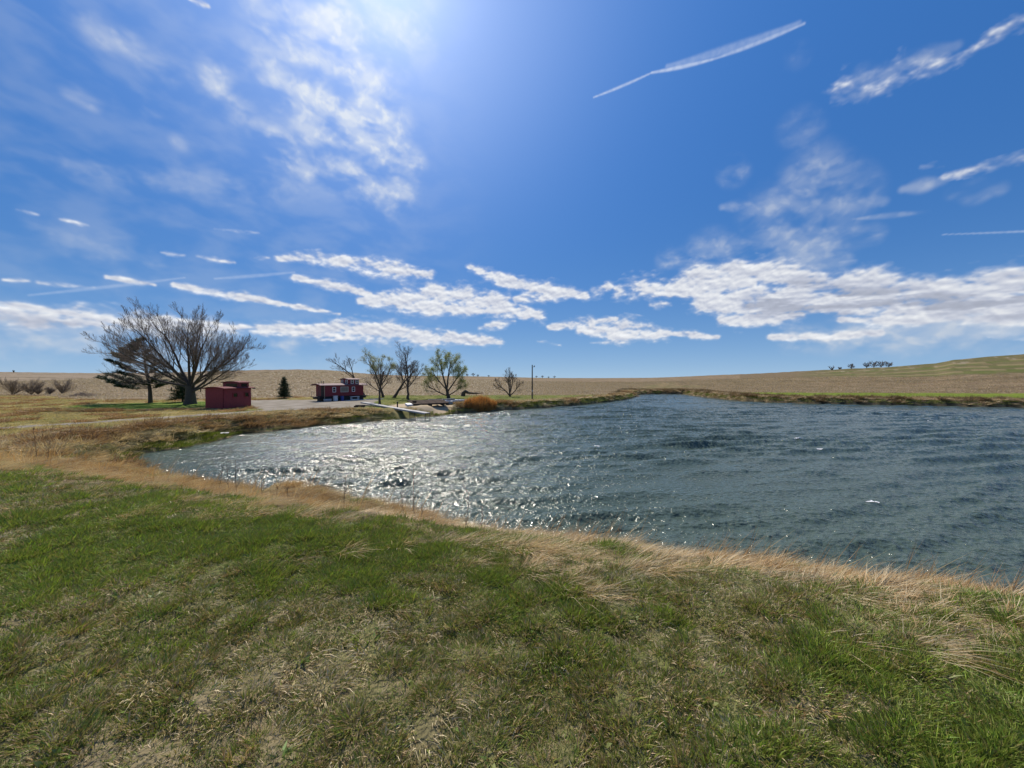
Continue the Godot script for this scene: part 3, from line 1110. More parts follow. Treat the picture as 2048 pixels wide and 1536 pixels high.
func build_stubble() -> void:
	rng.seed = 14
	var root := Node3D.new()
	root.name = "corn_stubble"
	add_child(root)
	tag(root, "bleached corn stalk litter strewn over the harvested fields", "stubble", "", "stuff")
	var kinds := []
	for q in 3:
		var mb := MB.new()
		for k in 34:
			var p := Vector3(rng.randf_range(-1.6, 1.6), 0.0, (rng.randi() % 4 - 1.5) * 0.76 + rng.randfn(0.0, 0.15))
			var f := rng.randf_range(0.65, 1.25)
			var c := Color(0.42 * f, 0.34 * f, 0.22 * f)
			if rng.randf() < 0.45:
				mb.blade(p, (Vector3.UP + Vector3(rng.randfn(), 0, rng.randfn()) * 0.3).normalized(), Vector3(1, 0, 0).rotated(Vector3.UP, rng.randf() * TAU), rng.randf_range(0.15, 0.34), 0.05, Vector3.ZERO, c)
			else:
				var dir := Vector3(rng.randfn(), 0.12, rng.randfn() * 0.5).normalized()
				mb.blade(p + Vector3(0, 0.05, 0), dir, dir.cross(Vector3.UP).normalized(), rng.randf_range(0.25, 0.6), rng.randf_range(0.05, 0.11), Vector3(0, 0.05, 0), c)
		kinds.append(mb.mesh())
	var bufs := [PackedFloat32Array(), PackedFloat32Array(), PackedFloat32Array()]
	var pts := rings(74.0, 330.0, 0.03, -56.0, 56.0, func(r): return 0.42 if r < 150.0 else 0.42 * pow(150.0 / r, 1.6))
	for p in pts:
		if zone(p.x, p.y) != STUBBLE:
			continue
		var k := rng.randi() % 3
		var r := p.length()
		var sc := rng.randf_range(0.8, 1.2) * (1.0 if r < 150.0 else 1.0 + (r - 150.0) / 200.0)
		bufs[k] = put_copy(bufs[k], Vector3(p.x, hgt(p.x, p.y), -p.y), rng.randf_range(-0.25, 0.25), Vector3(sc * 1.2, sc, sc), Color(1, 1, 1) * rng.randf_range(0.75, 1.15))
	for k in 3:
		scatter(root, "stalk_litter", kinds[k], M.straw, bufs[k])
	print("stubble ", (bufs[0].size() + bufs[1].size() + bufs[2].size()) / 16)


# ================================================================== trees
func grow(wood: MB, twig: MB, p: Vector3, dir: Vector3, length: float, rad: float, lev: int, K: Dictionary, r: RandomNumberGenerator, ends: Array) -> void:
	var ns: int = K.seg[lev]
	var pts := PackedVector3Array()
	var rr := PackedFloat32Array()
	var cur := p
	var dv := dir
	var last: int = K.seg.size() - 1
	for i in ns + 1:
		pts.append(cur)
		rr.append(maxf(K.least, lerpf(rad, rad * K.tip[lev], float(i) / ns)))
		dv = (dv + Vector3(r.randfn(), r.randfn(), r.randfn()) * K.wig[lev] + Vector3(0, K.up[lev], 0) + K.wind * (0.02 * lev)).normalized()
		cur += dv * length / ns
	if lev <= K.wood:
		wood.tube(pts, rr, [10, 7, 5, 4, 3][mini(lev, 4)])
	else:
		twig.tube(pts, rr, 3)
	if lev == last:
		ends.append([pts[ns], dv])
		ends.append([pts[ns / 2], dv])
		return
	var n: int = K.kids[lev]
	var spin := r.randf() * TAU
	for k in n:
		var t := lerpf(K.start[lev], 1.0, (k + r.randf_range(0.2, 0.9)) / n)
		var f := t * ns
		var a := mini(int(f), ns - 1)
		var q := pts[a].lerp(pts[a + 1], f - a)
		var dd := (pts[a + 1] - pts[a]).normalized()
		spin += 2.4 + r.randfn() * 0.4
		var side := dd.cross(Vector3(0.2, 0.9, 0.31) if absf(dd.y) < 0.9 else Vector3(1, 0, 0)).normalized().rotated(dd, spin)
		var ang: float = K.ang[lev] * r.randf_range(0.65, 1.3) * (1.0 - 0.35 * t)
		var cd := (dd * cos(ang) + side * sin(ang)).normalized()
		var cl: float = length * K.ratio[lev] * (1.2 - 0.65 * t) * r.randf_range(0.7, 1.25)
		grow(wood, twig, q, cd, cl, rr[a] * K.thin[lev] * r.randf_range(0.7, 1.0), lev + 1, K, r, ends)


func kind_bare() -> Dictionary:
	return {"seg": [6, 6, 5, 4, 3], "tip": [0.55, 0.3, 0.35, 0.5, 0.6], "wig": [0.06, 0.08, 0.10, 0.12, 0.14], "up": [0.04, 0.06, 0.10, 0.12, 0.10], "kids": [6, 7, 6, 5], "start": [0.35, 0.25, 0.2, 0.2],
		"ang": [0.8, 0.75, 0.7, 0.7], "ratio": [0.62, 0.55, 0.5, 0.5], "thin": [0.6, 0.55, 0.55, 0.6], "least": 0.012, "wood": 2, "wind": Vector3.ZERO}


func leaf_cloud(ends: Array, r: RandomNumberGenerator, each: int, size: float, spread: float, c0: Color, c1: Color, low := -1e9) -> MB:
	var mb := MB.new()
	for e in ends:
		if e[0].y < low and r.randf() < 0.8:
			continue
		for k in each:
			var p: Vector3 = e[0] + Vector3(r.randfn(), r.randfn(), r.randfn()) * spread
			var dir := Vector3(r.randfn(), r.randfn() - 0.4, r.randfn()).normalized()
			var side := dir.cross(Vector3(r.randfn(), r.randfn(), r.randfn())).normalized()
			var c := c0.lerp(c1, r.randf())
			mb.blade(p, dir, side, size * r.randf_range(0.7, 1.4), size * 0.45, Vector3(0, -0.1, 0), c)
	return mb


func tree_of(called: String, at: Vector3, K: Dictionary, limbs: Array, trunk_h: float, trunk_r: float, seed_: int, trunk_lean := Vector3.ZERO, bark: Material = null) -> Array:
	var r := RandomNumberGenerator.new()
	r.seed = seed_
	var o := thing(called, at)
	var wood := MB.new()
	var twig := MB.new()
	var ends := []
	var top := Vector3(0, trunk_h, 0) + trunk_lean * trunk_h
	var pts := PackedVector3Array()
	var rr := PackedFloat32Array()
	for k in 7:
		var f := k / 6.0
		pts.append(Vector3(0, -0.25, 0).lerp(top, f) + Vector3(r.randfn(), 0, r.randfn()) * 0.02 * trunk_h * sin(f * PI))
		rr.append(trunk_r * (1.0 + 0.45 * pow(1.0 - f, 4.0)) * lerpf(1.0, 0.82, f))
	wood.tube(pts, rr, 12)
	for l in limbs:
		# limb: [direction, length, radius, height along the trunk]
		var h: float = l[3]
		var p := Vector3(0, -0.25, 0).lerp(top, h)
		grow(wood, twig, p, Vector3(l[0]).normalized(), l[1], l[2], 0, K, r, ends)
	put(wood, "trunk", bark if bark else M.bark, o)
	put(twig, "crown", M.twig, o)
	return [o, ends, r]


func at(x: float, d: float, lift := 0.0) -> Vector3:
	return Vector3(x, hgt(x, d) + lift, -d)


func build_trees() -> void:
	# --- the broad old bare tree by the small caboose
	var K := kind_bare()
	K.kids = [10, 8, 7, 4]
	K.seg = [9, 6, 5, 4, 3]
	K.up = [0.018, 0.045, 0.07, 0.08, 0.08]
	K.wig = [0.085, 0.09, 0.09, 0.10, 0.12]
	K.start = [0.20, 0.12, 0.12, 0.12]
	K.ang = [0.62, 0.62, 0.55, 0.55]
	K.ratio = [0.50, 0.46, 0.46, 0.5]
	K.tip = [0.14, 0.3, 0.4, 0.6, 0.7]
	K.thin = [0.45, 0.5, 0.55, 0.7]
	K.least = 0.008
	K.wood = 1
	K.wind = Vector3(-0.35, 0.8, 0)
	var limbs := []
	for l in [[-1.6, 0.62, 0.1, 15.5, 0.22, 0.85], [-1.25, 0.95, -0.35, 16.5, 0.25, 0.95], [-1.05, 1.0, 0.5, 15.0, 0.2, 0.9], [-0.8, 1.2, -0.1, 15.5, 0.24, 0.95], [-0.5, 1.2, 0.4, 14.5, 0.2, 1.0], [-0.25, 1.2, -0.45, 14.0, 0.22, 1.0], [0.05, 1.2, 0.25, 13.0, 0.22, 1.0], [0.3, 1.15, -0.3, 13.0, 0.22, 0.95],
		[0.55, 1.1, 0.3, 12.5, 0.2, 0.9], [0.85, 1.0, -0.2, 13.0, 0.22, 0.9], [1.15, 0.85, 0.3, 13.0, 0.2, 0.8], [1.35, 0.75, -0.2, 13.5, 0.2, 0.7], [1.5, 0.55, 0.1, 13.0, 0.17, 0.6], [-0.4, 0.9, 0.9, 11.0, 0.15, 0.9], [0.5, 0.9, -0.9, 11.0, 0.15, 0.9], [-1.5, 0.42, -0.3, 12.0, 0.14, 0.75]]:
		limbs.append([Vector3(l[0], l[1], l[2]), l[3] * 0.775, l[4], l[5]])
	var t := tree_of("bare_tree", at(-51.1, 61.1), K, limbs, 3.0, 0.72, 31)
	tag(t[0], "huge bare spreading tree with a short thick trunk beside the small red caboose", "tree")
	# --- trees beyond the larger caboose
	K = kind_bare()
	K.kids = [5, 5, 5, 4]
	K.least = 0.014
	t = tree_of("leaning_tree", at(-32.9, 86.5), K, [[Vector3(-0.75, 0.7, 0.1), 6.2, 0.17, 1.0], [Vector3(-0.25, 1, 0.2), 4.5, 0.14, 0.95], [Vector3(-1.0, 0.5, -0.2), 4.6, 0.1, 0.9]], 5.4, 0.26, 41, Vector3(-0.62, 0, 0))
	t[0].scale = Vector3.ONE * 0.81
	tag(t[0], "bare tree leaning over the roof of the large red caboose", "tree")
	K = kind_bare()
	K.kids = [5, 5, 5, 4]
	t = tree_of("willow_tree", at(-27.6, 82.6), K, [[Vector3(-0.35, 1, 0), 7.4, 0.2, 1.0], [Vector3(0.75, 0.75, 0.1), 6.0, 0.16, 0.95], [Vector3(0.15, 1, -0.4), 6.2, 0.16, 1.0], [Vector3(-0.1, 0.9, 0.6), 5.0, 0.14, 0.8]], 3.0, 0.32, 42, Vector3(-0.3, 0, 0))
	put(leaf_cloud(t[1], t[2], 2, 0.15, 0.24, Color(0.30, 0.33, 0.11), Color(0.40, 0.42, 0.18), 7.0), "leaves", M.leaf, t[0])
	t[0].scale = Vector3.ONE * 0.81
	tag(t[0], "half-bare willow with pale new leaves only at its top", "tree")
	K = kind_bare()
	K.up = [0.10, 0.10, 0.10, 0.10, 0.1]
	K.kids = [7, 6, 5, 4]
	t = tree_of("bare_tree", at(-20.6, 76.1), K, [[Vector3(0.02, 1, 0), 7.2, 0.2, 0.9], [Vector3(-0.7, 0.8, 0.3), 4.6, 0.12, 0.75], [Vector3(0.8, 0.7, 0.1), 5.0, 0.12, 0.7], [Vector3(0.2, 0.9, -0.8), 4.4, 0.12, 0.85], [Vector3(-0.5, 0.9, -0.5), 4.6, 0.12, 0.9], [Vector3(0.55, 0.9, 0.5), 4.6, 0.11, 0.95], [Vector3(-0.9, 0.45, -0.1), 3.6, 0.08, 0.62]], 4.2, 0.27, 43)
	t[0].scale = Vector3.ONE * 0.81
	tag(t[0], "straight bare tree with a pointed crown between the leaning trunk and the green willow", "tree")
	K = kind_bare()
	K.kids = [5, 5, 5, 3]
	t = tree_of("leaning_tree", at(-24.8, 80.4), K, [[Vector3(0.7, 0.75, 0), 4.6, 0.17, 1.0], [Vector3(0.95, 0.35, 0.2), 4.6, 0.12, 0.55], [Vector3(-0.1, 1, 0.1), 4.6, 0.13, 1.0], [Vector3(0.3, 1, -0.3), 4.2, 0.12, 0.95]], 3.6, 0.32, 44, Vector3(0.7, 0, 0))
	t[0].scale = Vector3.ONE * 0.81
	tag(t[0], "thick dark leaning trunk with bare twigs next to the straight bare tree", "tree")
	K = kind_bare()
	K.kids = [6, 6, 5, 4]
	K.up = [0.05, 0.05, 0.04, 0.0, -0.05]
	t = tree_of("willow_tree", at(-13.0, 79.0), K, [[Vector3(-0.3, 1, 0.1), 7.2, 0.24, 1.0], [Vector3(0.12, 1, -0.3), 7.2, 0.22, 1.0], [Vector3(0.6, 0.8, 0.1), 5.6, 0.2, 0.7], [Vector3(-0.75, 0.8, -0.2), 5.8, 0.16, 0.95], [Vector3(-1.25, 0.42, 0.1), 5.4, 0.17, 0.3], [Vector3(0.95, 0.5, 0.2), 4.6, 0.16, 0.35]], 2.2, 0.42, 45, Vector3(-0.22, 0, 0))
	put(leaf_cloud(t[1], t[2], 3, 0.16, 0.24, Color(0.24, 0.29, 0.07), Color(0.37, 0.40, 0.13), 4.2), "leaves", M.leaf, t[0])
	t[0].scale = Vector3.ONE * 0.81
	tag(t[0], "willow in pale green new leaf with several low stems near the orange grass", "tree")
	K = kind_bare()
	K.kids = [6, 5, 5, 4]
	t = tree_of("bare_tree", at(-0.5, 86.6), K, [[Vector3(-0.75, 1, 0), 4.6, 0.19, 0.5], [Vector3(-0.1, 1, 0.2), 5.4, 0.2, 1.0], [Vector3(0.35, 1, -0.2), 4.6, 0.16, 1.0], [Vector3(0.95, 0.75, 0.1), 4.4, 0.16, 0.4], [Vector3(0.1, 1, -0.5), 4.4, 0.13, 0.9]], 0.8, 0.34, 46)
	t[0].scale = Vector3.ONE * 0.81
	tag(t[0], "low bare tree forking from the ground beside the utility pole", "tree")
	K = kind_bare()
	K.seg = [5, 5, 4, 3]
	K.kids = [6, 5, 4]
	K.start = [0.2, 0.2, 0.2]
	t = tree_of("young_tree", at(-21.2, 61.6), K, [[Vector3(-0.5, 1, 0), 3.4, 0.09, 1.0], [Vector3(0.4, 1, 0.2), 3.2, 0.09, 1.0], [Vector3(0.0, 1, -0.4), 3.4, 0.09, 1.0], [Vector3(-0.9, 0.8, 0.2), 2.8, 0.07, 0.9], [Vector3(0.85, 0.8, -0.2), 2.8, 0.07, 0.9], [Vector3(0.1, 1, 0.6), 2.8, 0.07, 0.95]], 2.2, 0.17, 47)
	tag(t[0], "small bushy bare tree on the turf above the white gangway", "tree")
	# --- far trees on the skyline
	K = kind_bare()
	K.seg = [4, 4, 3, 3]
	K.kids = [5, 5, 4]
	K.start = [0.2, 0.2, 0.2]
	K.least = 0.05
	for f in [[1652, 342, 1.5, 2.0], [1668, 345, 1.2, 1.6], [1690, 335, 2.9, 1.0], [1720, 330, 2.4, 1.5], [1734, 326, 2.8, 1.5], [1748, 324, 2.9, 1.5], [1763, 320, 2.5, 1.5]]:
		var x: float = (f[0] - 1024.0) / 770.0 * f[1]
		var s: float = f[2]
		var low: bool = s < 2.0
		t = tree_of("far_bush" if low else "far_tree", at(x, f[1] - 6.0), K, [[Vector3(-0.6, 0.9, 0), s * f[3], 0.16, 0.7], [Vector3(0.6, 0.9, 0.1), s * f[3], 0.16, 0.7], [Vector3(0.05, 1, -0.3), s, 0.16, 0.9], [Vector3(0.1, 1, 0.5), s, 0.14, 0.9], [Vector3(-1, 0.6, -0.2), s * 0.9, 0.12, 0.6], [Vector3(1, 0.6, 0.2), s * 0.9, 0.12, 0.6]], s * 0.35, 0.22, 60 + int(f[0]))
		if low:
			tag(t[0], "low dark bush on the ridge where the brown field meets the green hill", "bush", "bushes on the ridge")
		elif f[0] == 1690:
			tag(t[0], "lone round bare tree on the ridge apart from the row of trees", "tree")
		else:
			tag(t[0], "bare tree in the close row on the hill ridge", "tree", "row of trees on the ridge")
	for f in [[936, 560, 2.4], [948, 560, 3.4], [957, 558, 2.2], [978, 600, 1.8], [1072, 730, 2.6], [1084, 740, 3.2], [1096, 750, 2.2], [1108, 760, 3.0], [52, 405, 1.6]]:
		var x: float = (f[0] - 1024.0) / 770.0 * f[1]
		var s: float = f[2]
		t = tree_of("far_tree", at(x, f[1] - 10.0), K, [[Vector3(-0.7, 0.8, 0), s, 0.2, 0.7], [Vector3(0.7, 0.8, 0), s, 0.2, 0.7], [Vector3(0, 1, 0.3), s, 0.2, 0.9], [Vector3(0, 1, -0.3), s, 0.2, 0.9]], s * 0.3, 0.25, 80 + int(f[0]))
		tag(t[0], "tiny tree far off on the flat skyline" if f[0] > 100 else "tiny tree far off on the skyline above the bare thicket", "tree", "far skyline trees" if f[0] > 100 else "")
	# --- bare thicket at the field's corner
	K = kind_bare()
	K.seg = [5, 4, 4, 3]
	K.kids = [6, 5, 4]
	K.start = [0.15, 0.2, 0.2]
	K.up = [0.08, 0.08, 0.08, 0.08]
	K.least = 0.016
	K.seg = [5, 4, 3]
	K.kids = [7, 4]
	K.start = [0.2, 0.2]
	K.ang = [0.45, 0.5]
	K.wood = 0
	for k in 13:
		var x := -137.0 + k * 1.9 + rng.randfn() * 1.0
		var d := 93.0 + rng.randfn() * 3.0
		var h := lerpf(5.4, 3.0, clampf(k / 12.0 * 1.1, 0.0, 1.0)) * rng.randf_range(0.5, 1.2)
		var l := []
		for q in 26:
			l.append([Vector3(rng.randfn() * 0.75, 1.0, rng.randfn() * 0.75), h * rng.randf_range(0.25, 1.0), 0.03, 0.6])
		t = tree_of("bare_shrub", at(x, d), K, l, 0.25, 0.10, 300 + k, Vector3.ZERO, M.brush)
		t[0].get_node("crown").mesh.surface_set_material(0, M.brush)
		tag(t[0], "leafless brown shrub in the thicket at the stubble field's corner", "shrub", "thicket shrubs")


func needles(mb: MB, a: Vector3, b: Vector3, from: float, n: int, size: float, r: RandomNumberGenerator, flatten := 0.6) -> void:
	var dir := (b - a).normalized()
	for k in n:
		var t := lerpf(from, 1.03, pow(r.randf(), 0.8))
		var p := a.lerp(b, t) + Vector3(r.randfn(), r.randfn() * flatten, r.randfn()) * size * 0.45
		var d := (dir * 0.7 + Vector3(r.randfn(), r.randfn() * flatten + 0.25, r.randfn()) * 0.7).normalized()
		var f := r.randf_range(0.6, 1.3)
		var c := Color(0.040 * f, 0.072 * f, 0.030 * f)
		mb.blade(p, d, d.cross(Vector3(r.randfn(), r.randfn(), r.randfn())).normalized(), size * r.randf_range(0.7, 1.3), size * 0.22, Vector3.ZERO, c)


func build_conifers() -> void:
	var r := RandomNumberGenerator.new()
	r.seed = 401
	# --- ragged old pine, its branches reaching to one side
	var o := thing("pine_tree", at(-60.8, 64.6))
	var wood := MB.new()
	var crown := MB.new()
	var axis := func(h: float) -> Vector3: return Vector3(-0.02 * h - 0.9 * sin(clampf((h - 3.0) / 10.0, 0.0, 1.0) * PI * 0.6) + 0.2, h, 0.1)
	var pts := PackedVector3Array()
	var rr := PackedFloat32Array()
	for k in 12:
		var h := k / 11.0 * 13.0
		var p: Vector3 = axis.call(h)
		pts.append(p + Vector3(0, -0.2 if k == 0 else 0.0, 0))
		rr.append(lerpf(0.36, 0.04, pow(k / 11.0, 0.9)))
	wood.tube(pts, rr, 9)
	for q in [[3.4, -8.6, 2.0, 0.4], [3.8, -7.4, 1.7, -1.4], [3.2, -5.6, 1.3, 1.8], [4.4, -6.6, 1.7, 0.8], [4.6, -4.8, 1.2, -2.0], [3.0, 2.6, 0.9, 0.4], [3.6, 3.0, 0.8, -1.6], [4.2, 2.6, 0.9, 1.6], [5.0, 2.4, 1.2, -0.6], [5.4, -3.4, 0.9, 1.6], [6.2, -4.2, 1.2, 0.2], [6.8, -6.2, 2.2, 0.8], [7.4, -6.4, 3.0, -0.6], [8.0, -4.4, 2.2, 0.6], [8.6, -4.6, 2.6, -0.4], [9.4, -3.0, 1.8, 0.6], [9.8, -3.4, 2.3, -0.6], [10.6, -2.0, 1.6, 0.3], [11.2, -1.8, 1.6, -0.3], [12.0, -0.9, 1.3, 0.2], [6.0, 2.0, 0.9, 0.6], [7.2, 1.6, 1.2, -0.4], [8.6, 1.0, 1.0, 0.4], [10.0, 0.7, 1.0, 0.0], [12.6, 0.0, 0.9, 0.0], [3.0, -3.0, 0.7, 3.0], [3.6, 1.0, 0.8, 3.0], [4.0, 0.5, 0.7, -3.0]]:
		var a: Vector3 = axis.call(q[0])
		var b := a + Vector3(q[1], q[2], q[3])
		var m := a.lerp(b, 0.5) + Vector3(0, -0.12 * absf(q[1]) * 0.5, 0)
		wood.tube(PackedVector3Array([a, m, b]), PackedFloat32Array([0.09, 0.055, 0.02]), 5)
		var len_ := (b - a).length()
		needles(crown, m, b, -0.35 if q[0] < 5.0 else -0.1, int(150.0 * len_), 0.38, r, 0.6)
		for k in int(len_ * 1.6):
			var t := r.randf_range(0.35, 0.95)
			var s := a.lerp(b, t) + Vector3(0, -0.06 * absf(q[1]) * sin(t * PI), 0)
			var e := s + Vector3(signf(q[1]) * r.randf_range(0.2, 0.9), r.randf_range(0.1, 0.7), r.randf_range(-0.9, 0.9))
			wood.tube(PackedVector3Array([s, e]), PackedFloat32Array([0.025, 0.012]), 3)
			needles(crown, s, e, 0.2, 70, 0.34, r, 0.6)
	put(wood, "trunk", M.bark, o)
	put(crown, "crown", M.needle, o)
	o.scale = Vector3(0.92, 0.80, 0.92)
	tag(o, "ragged pine with long branches reaching away from the big bare tree", "tree")
	# --- spruces
	for q in [[-57.0, 66.6, 5.2, 2.0, "dark spruce close behind the big bare tree's trunk", 0.7], [-46.2, 78.0, 4.3, 1.5, "small dark green cone-shaped spruce standing alone at the gravel's edge", 0.55]]:
		var s := thing("spruce_tree", at(q[0], q[1]))
		var w := MB.new()
		var c := MB.new()
		w.tube(PackedVector3Array([Vector3(0, -0.2, 0), Vector3(0, q[2], 0)]), PackedFloat32Array([0.15, 0.02]), 7)
		var h: float = q[5]
		while h < q[2] - 0.1:
			var f: float = 1.0 - (h - q[5]) / (q[2] - q[5])
			var reach: float = q[3] * pow(f, 0.85) * r.randf_range(0.7, 1.15) + 0.1
			var nb_ := int(6 + 5 * f)
			for k in nb_:
				var a := TAU * k / nb_ + r.randf() * 0.6
				var out := Vector3(cos(a), -0.12 + 0.35 * (1.0 - f), sin(a)).normalized()
				var p := Vector3(0, h + r.randfn() * 0.05, 0)
				var e: Vector3 = p + out * reach * r.randf_range(0.6, 1.15)
				w.tube(PackedVector3Array([p, e]), PackedFloat32Array([0.025, 0.008]), 3)
				needles(c, p, e, 0.1, int(22 + 30 * reach), 0.26, r, 0.6)
			h += 0.26
		needles(c, Vector3(0, q[2] - 0.5, 0), Vector3(0, q[2] + 0.15, 0), 0.0, 40, 0.16, r, 1.0)
		put(w, "trunk", M.bark, s)
		put(c, "crown", M.needle, s)
		tag(s, q[4], "tree")


# ================================================================== cabooses
func arc_roof(length: float, width: float, rise: float, thick: float, y: float, x0: float) -> MB:
	var mb := MB.new()
	var n := 12
	var prof := []
	for k in n + 1:
		var q := k / float(n) * 2.0 - 1.0
		prof.append(Vector2(q * width * 0.5, y + rise * (1.0 - q * q)))
	for k in n:
		var a: Vector2 = prof[k]
		var b: Vector2 = prof[k + 1]
		var l := x0 - length * 0.5
		var h := x0 + length * 0.5
		var up := Vector3(0, b.x - a.x, -(b.y - a.y)).normalized()
		if up.y < 0: up = -up
		mb.quad(Vector3(l, a.y + thick, a.x), Vector3(h, a.y + thick, a.x), Vector3(h, b.y + thick, b.x), Vector3(l, b.y + thick, b.x), up)
		mb.quad(Vector3(l, a.y, a.x), Vector3(h, a.y, a.x), Vector3(h, b.y, b.x), Vector3(l, b.y, b.x), -up)
		for e in [l, h]:
			mb.quad(Vector3(e, a.y, a.x), Vector3(e, b.y, b.x), Vector3(e, b.y + thick, b.x), Vector3(e, a.y + thick, a.x), Vector3(signf(e - x0), 0, 0))
	for sg in [0, n]:
		var a: Vector2 = prof[sg]
		mb.quad(Vector3(x0 - length * 0.5, a.y, a.x), Vector3(x0 + length * 0.5, a.y, a.x), Vector3(x0 + length * 0.5, a.y + thick, a.x), Vector3(x0 - length * 0.5, a.y + thick, a.x), Vector3(0, 0, -1 if sg == 0 else 1))
	return mb


func arched_box(x0: float, x1: float, width: float, y0: float, y1: float, rise: float) -> MB:
	# four walls whose end walls follow the roof's arch
	var mb := MB.new()
	var h := width * 0.5
	for sg in [-1.0, 1.0]:
		mb.quad(Vector3(x0, y0, h * sg), Vector3(x1, y0, h * sg), Vector3(x1, y1, h * sg), Vector3(x0, y1, h * sg), Vector3(0, 0, sg))
	for e in [x0, x1]:
		var up := Vector3(-1 if e == x0 else 1, 0, 0)
		mb.quad(Vector3(e, y0, -h), Vector3(e, y0, h), Vector3(e, y1, h), Vector3(e, y1, -h), up)
		for k in 12:
			var a := k / 12.0 * 2.0 - 1.0
			var b := (k + 1) / 12.0 * 2.0 - 1.0
			mb.quad(Vector3(e, y1, a * h), Vector3(e, y1, b * h), Vector3(e, y1 + rise * (1 - b * b), b * h), Vector3(e, y1 + rise * (1 - a * a), a * h), up)
	return mb


func window(parent: Node, p: Vector3, w: float, h: float, b: Basis, frame: Material, pane: Material, bar := true, fw := 0.085) -> void:
	# b.z points out of the wall
	var mb := MB.new()
	for sg in [-1.0, 1.0]:
		mb.box(p + b.x * sg * (w - fw) * 0.5 + b.z * 0.03, Vector3(fw, h, 0.06), b)
		mb.box(p + b.y * sg * (h - fw) * 0.5 + b.z * 0.03, Vector3(w - fw * 2.0, fw, 0.06), b)
	if bar:
		mb.box(p + b.z * 0.025, Vector3(w - fw * 2.0, 0.06, 0.05), b)
	var o := put(mb, "window", frame, parent)
	var q := MB.new()
	q.box(p + b.z * 0.006, Vector3(w - fw * 1.9, h - fw * 1.9, 0.016), b)
	put(q, "pane", pane, o)


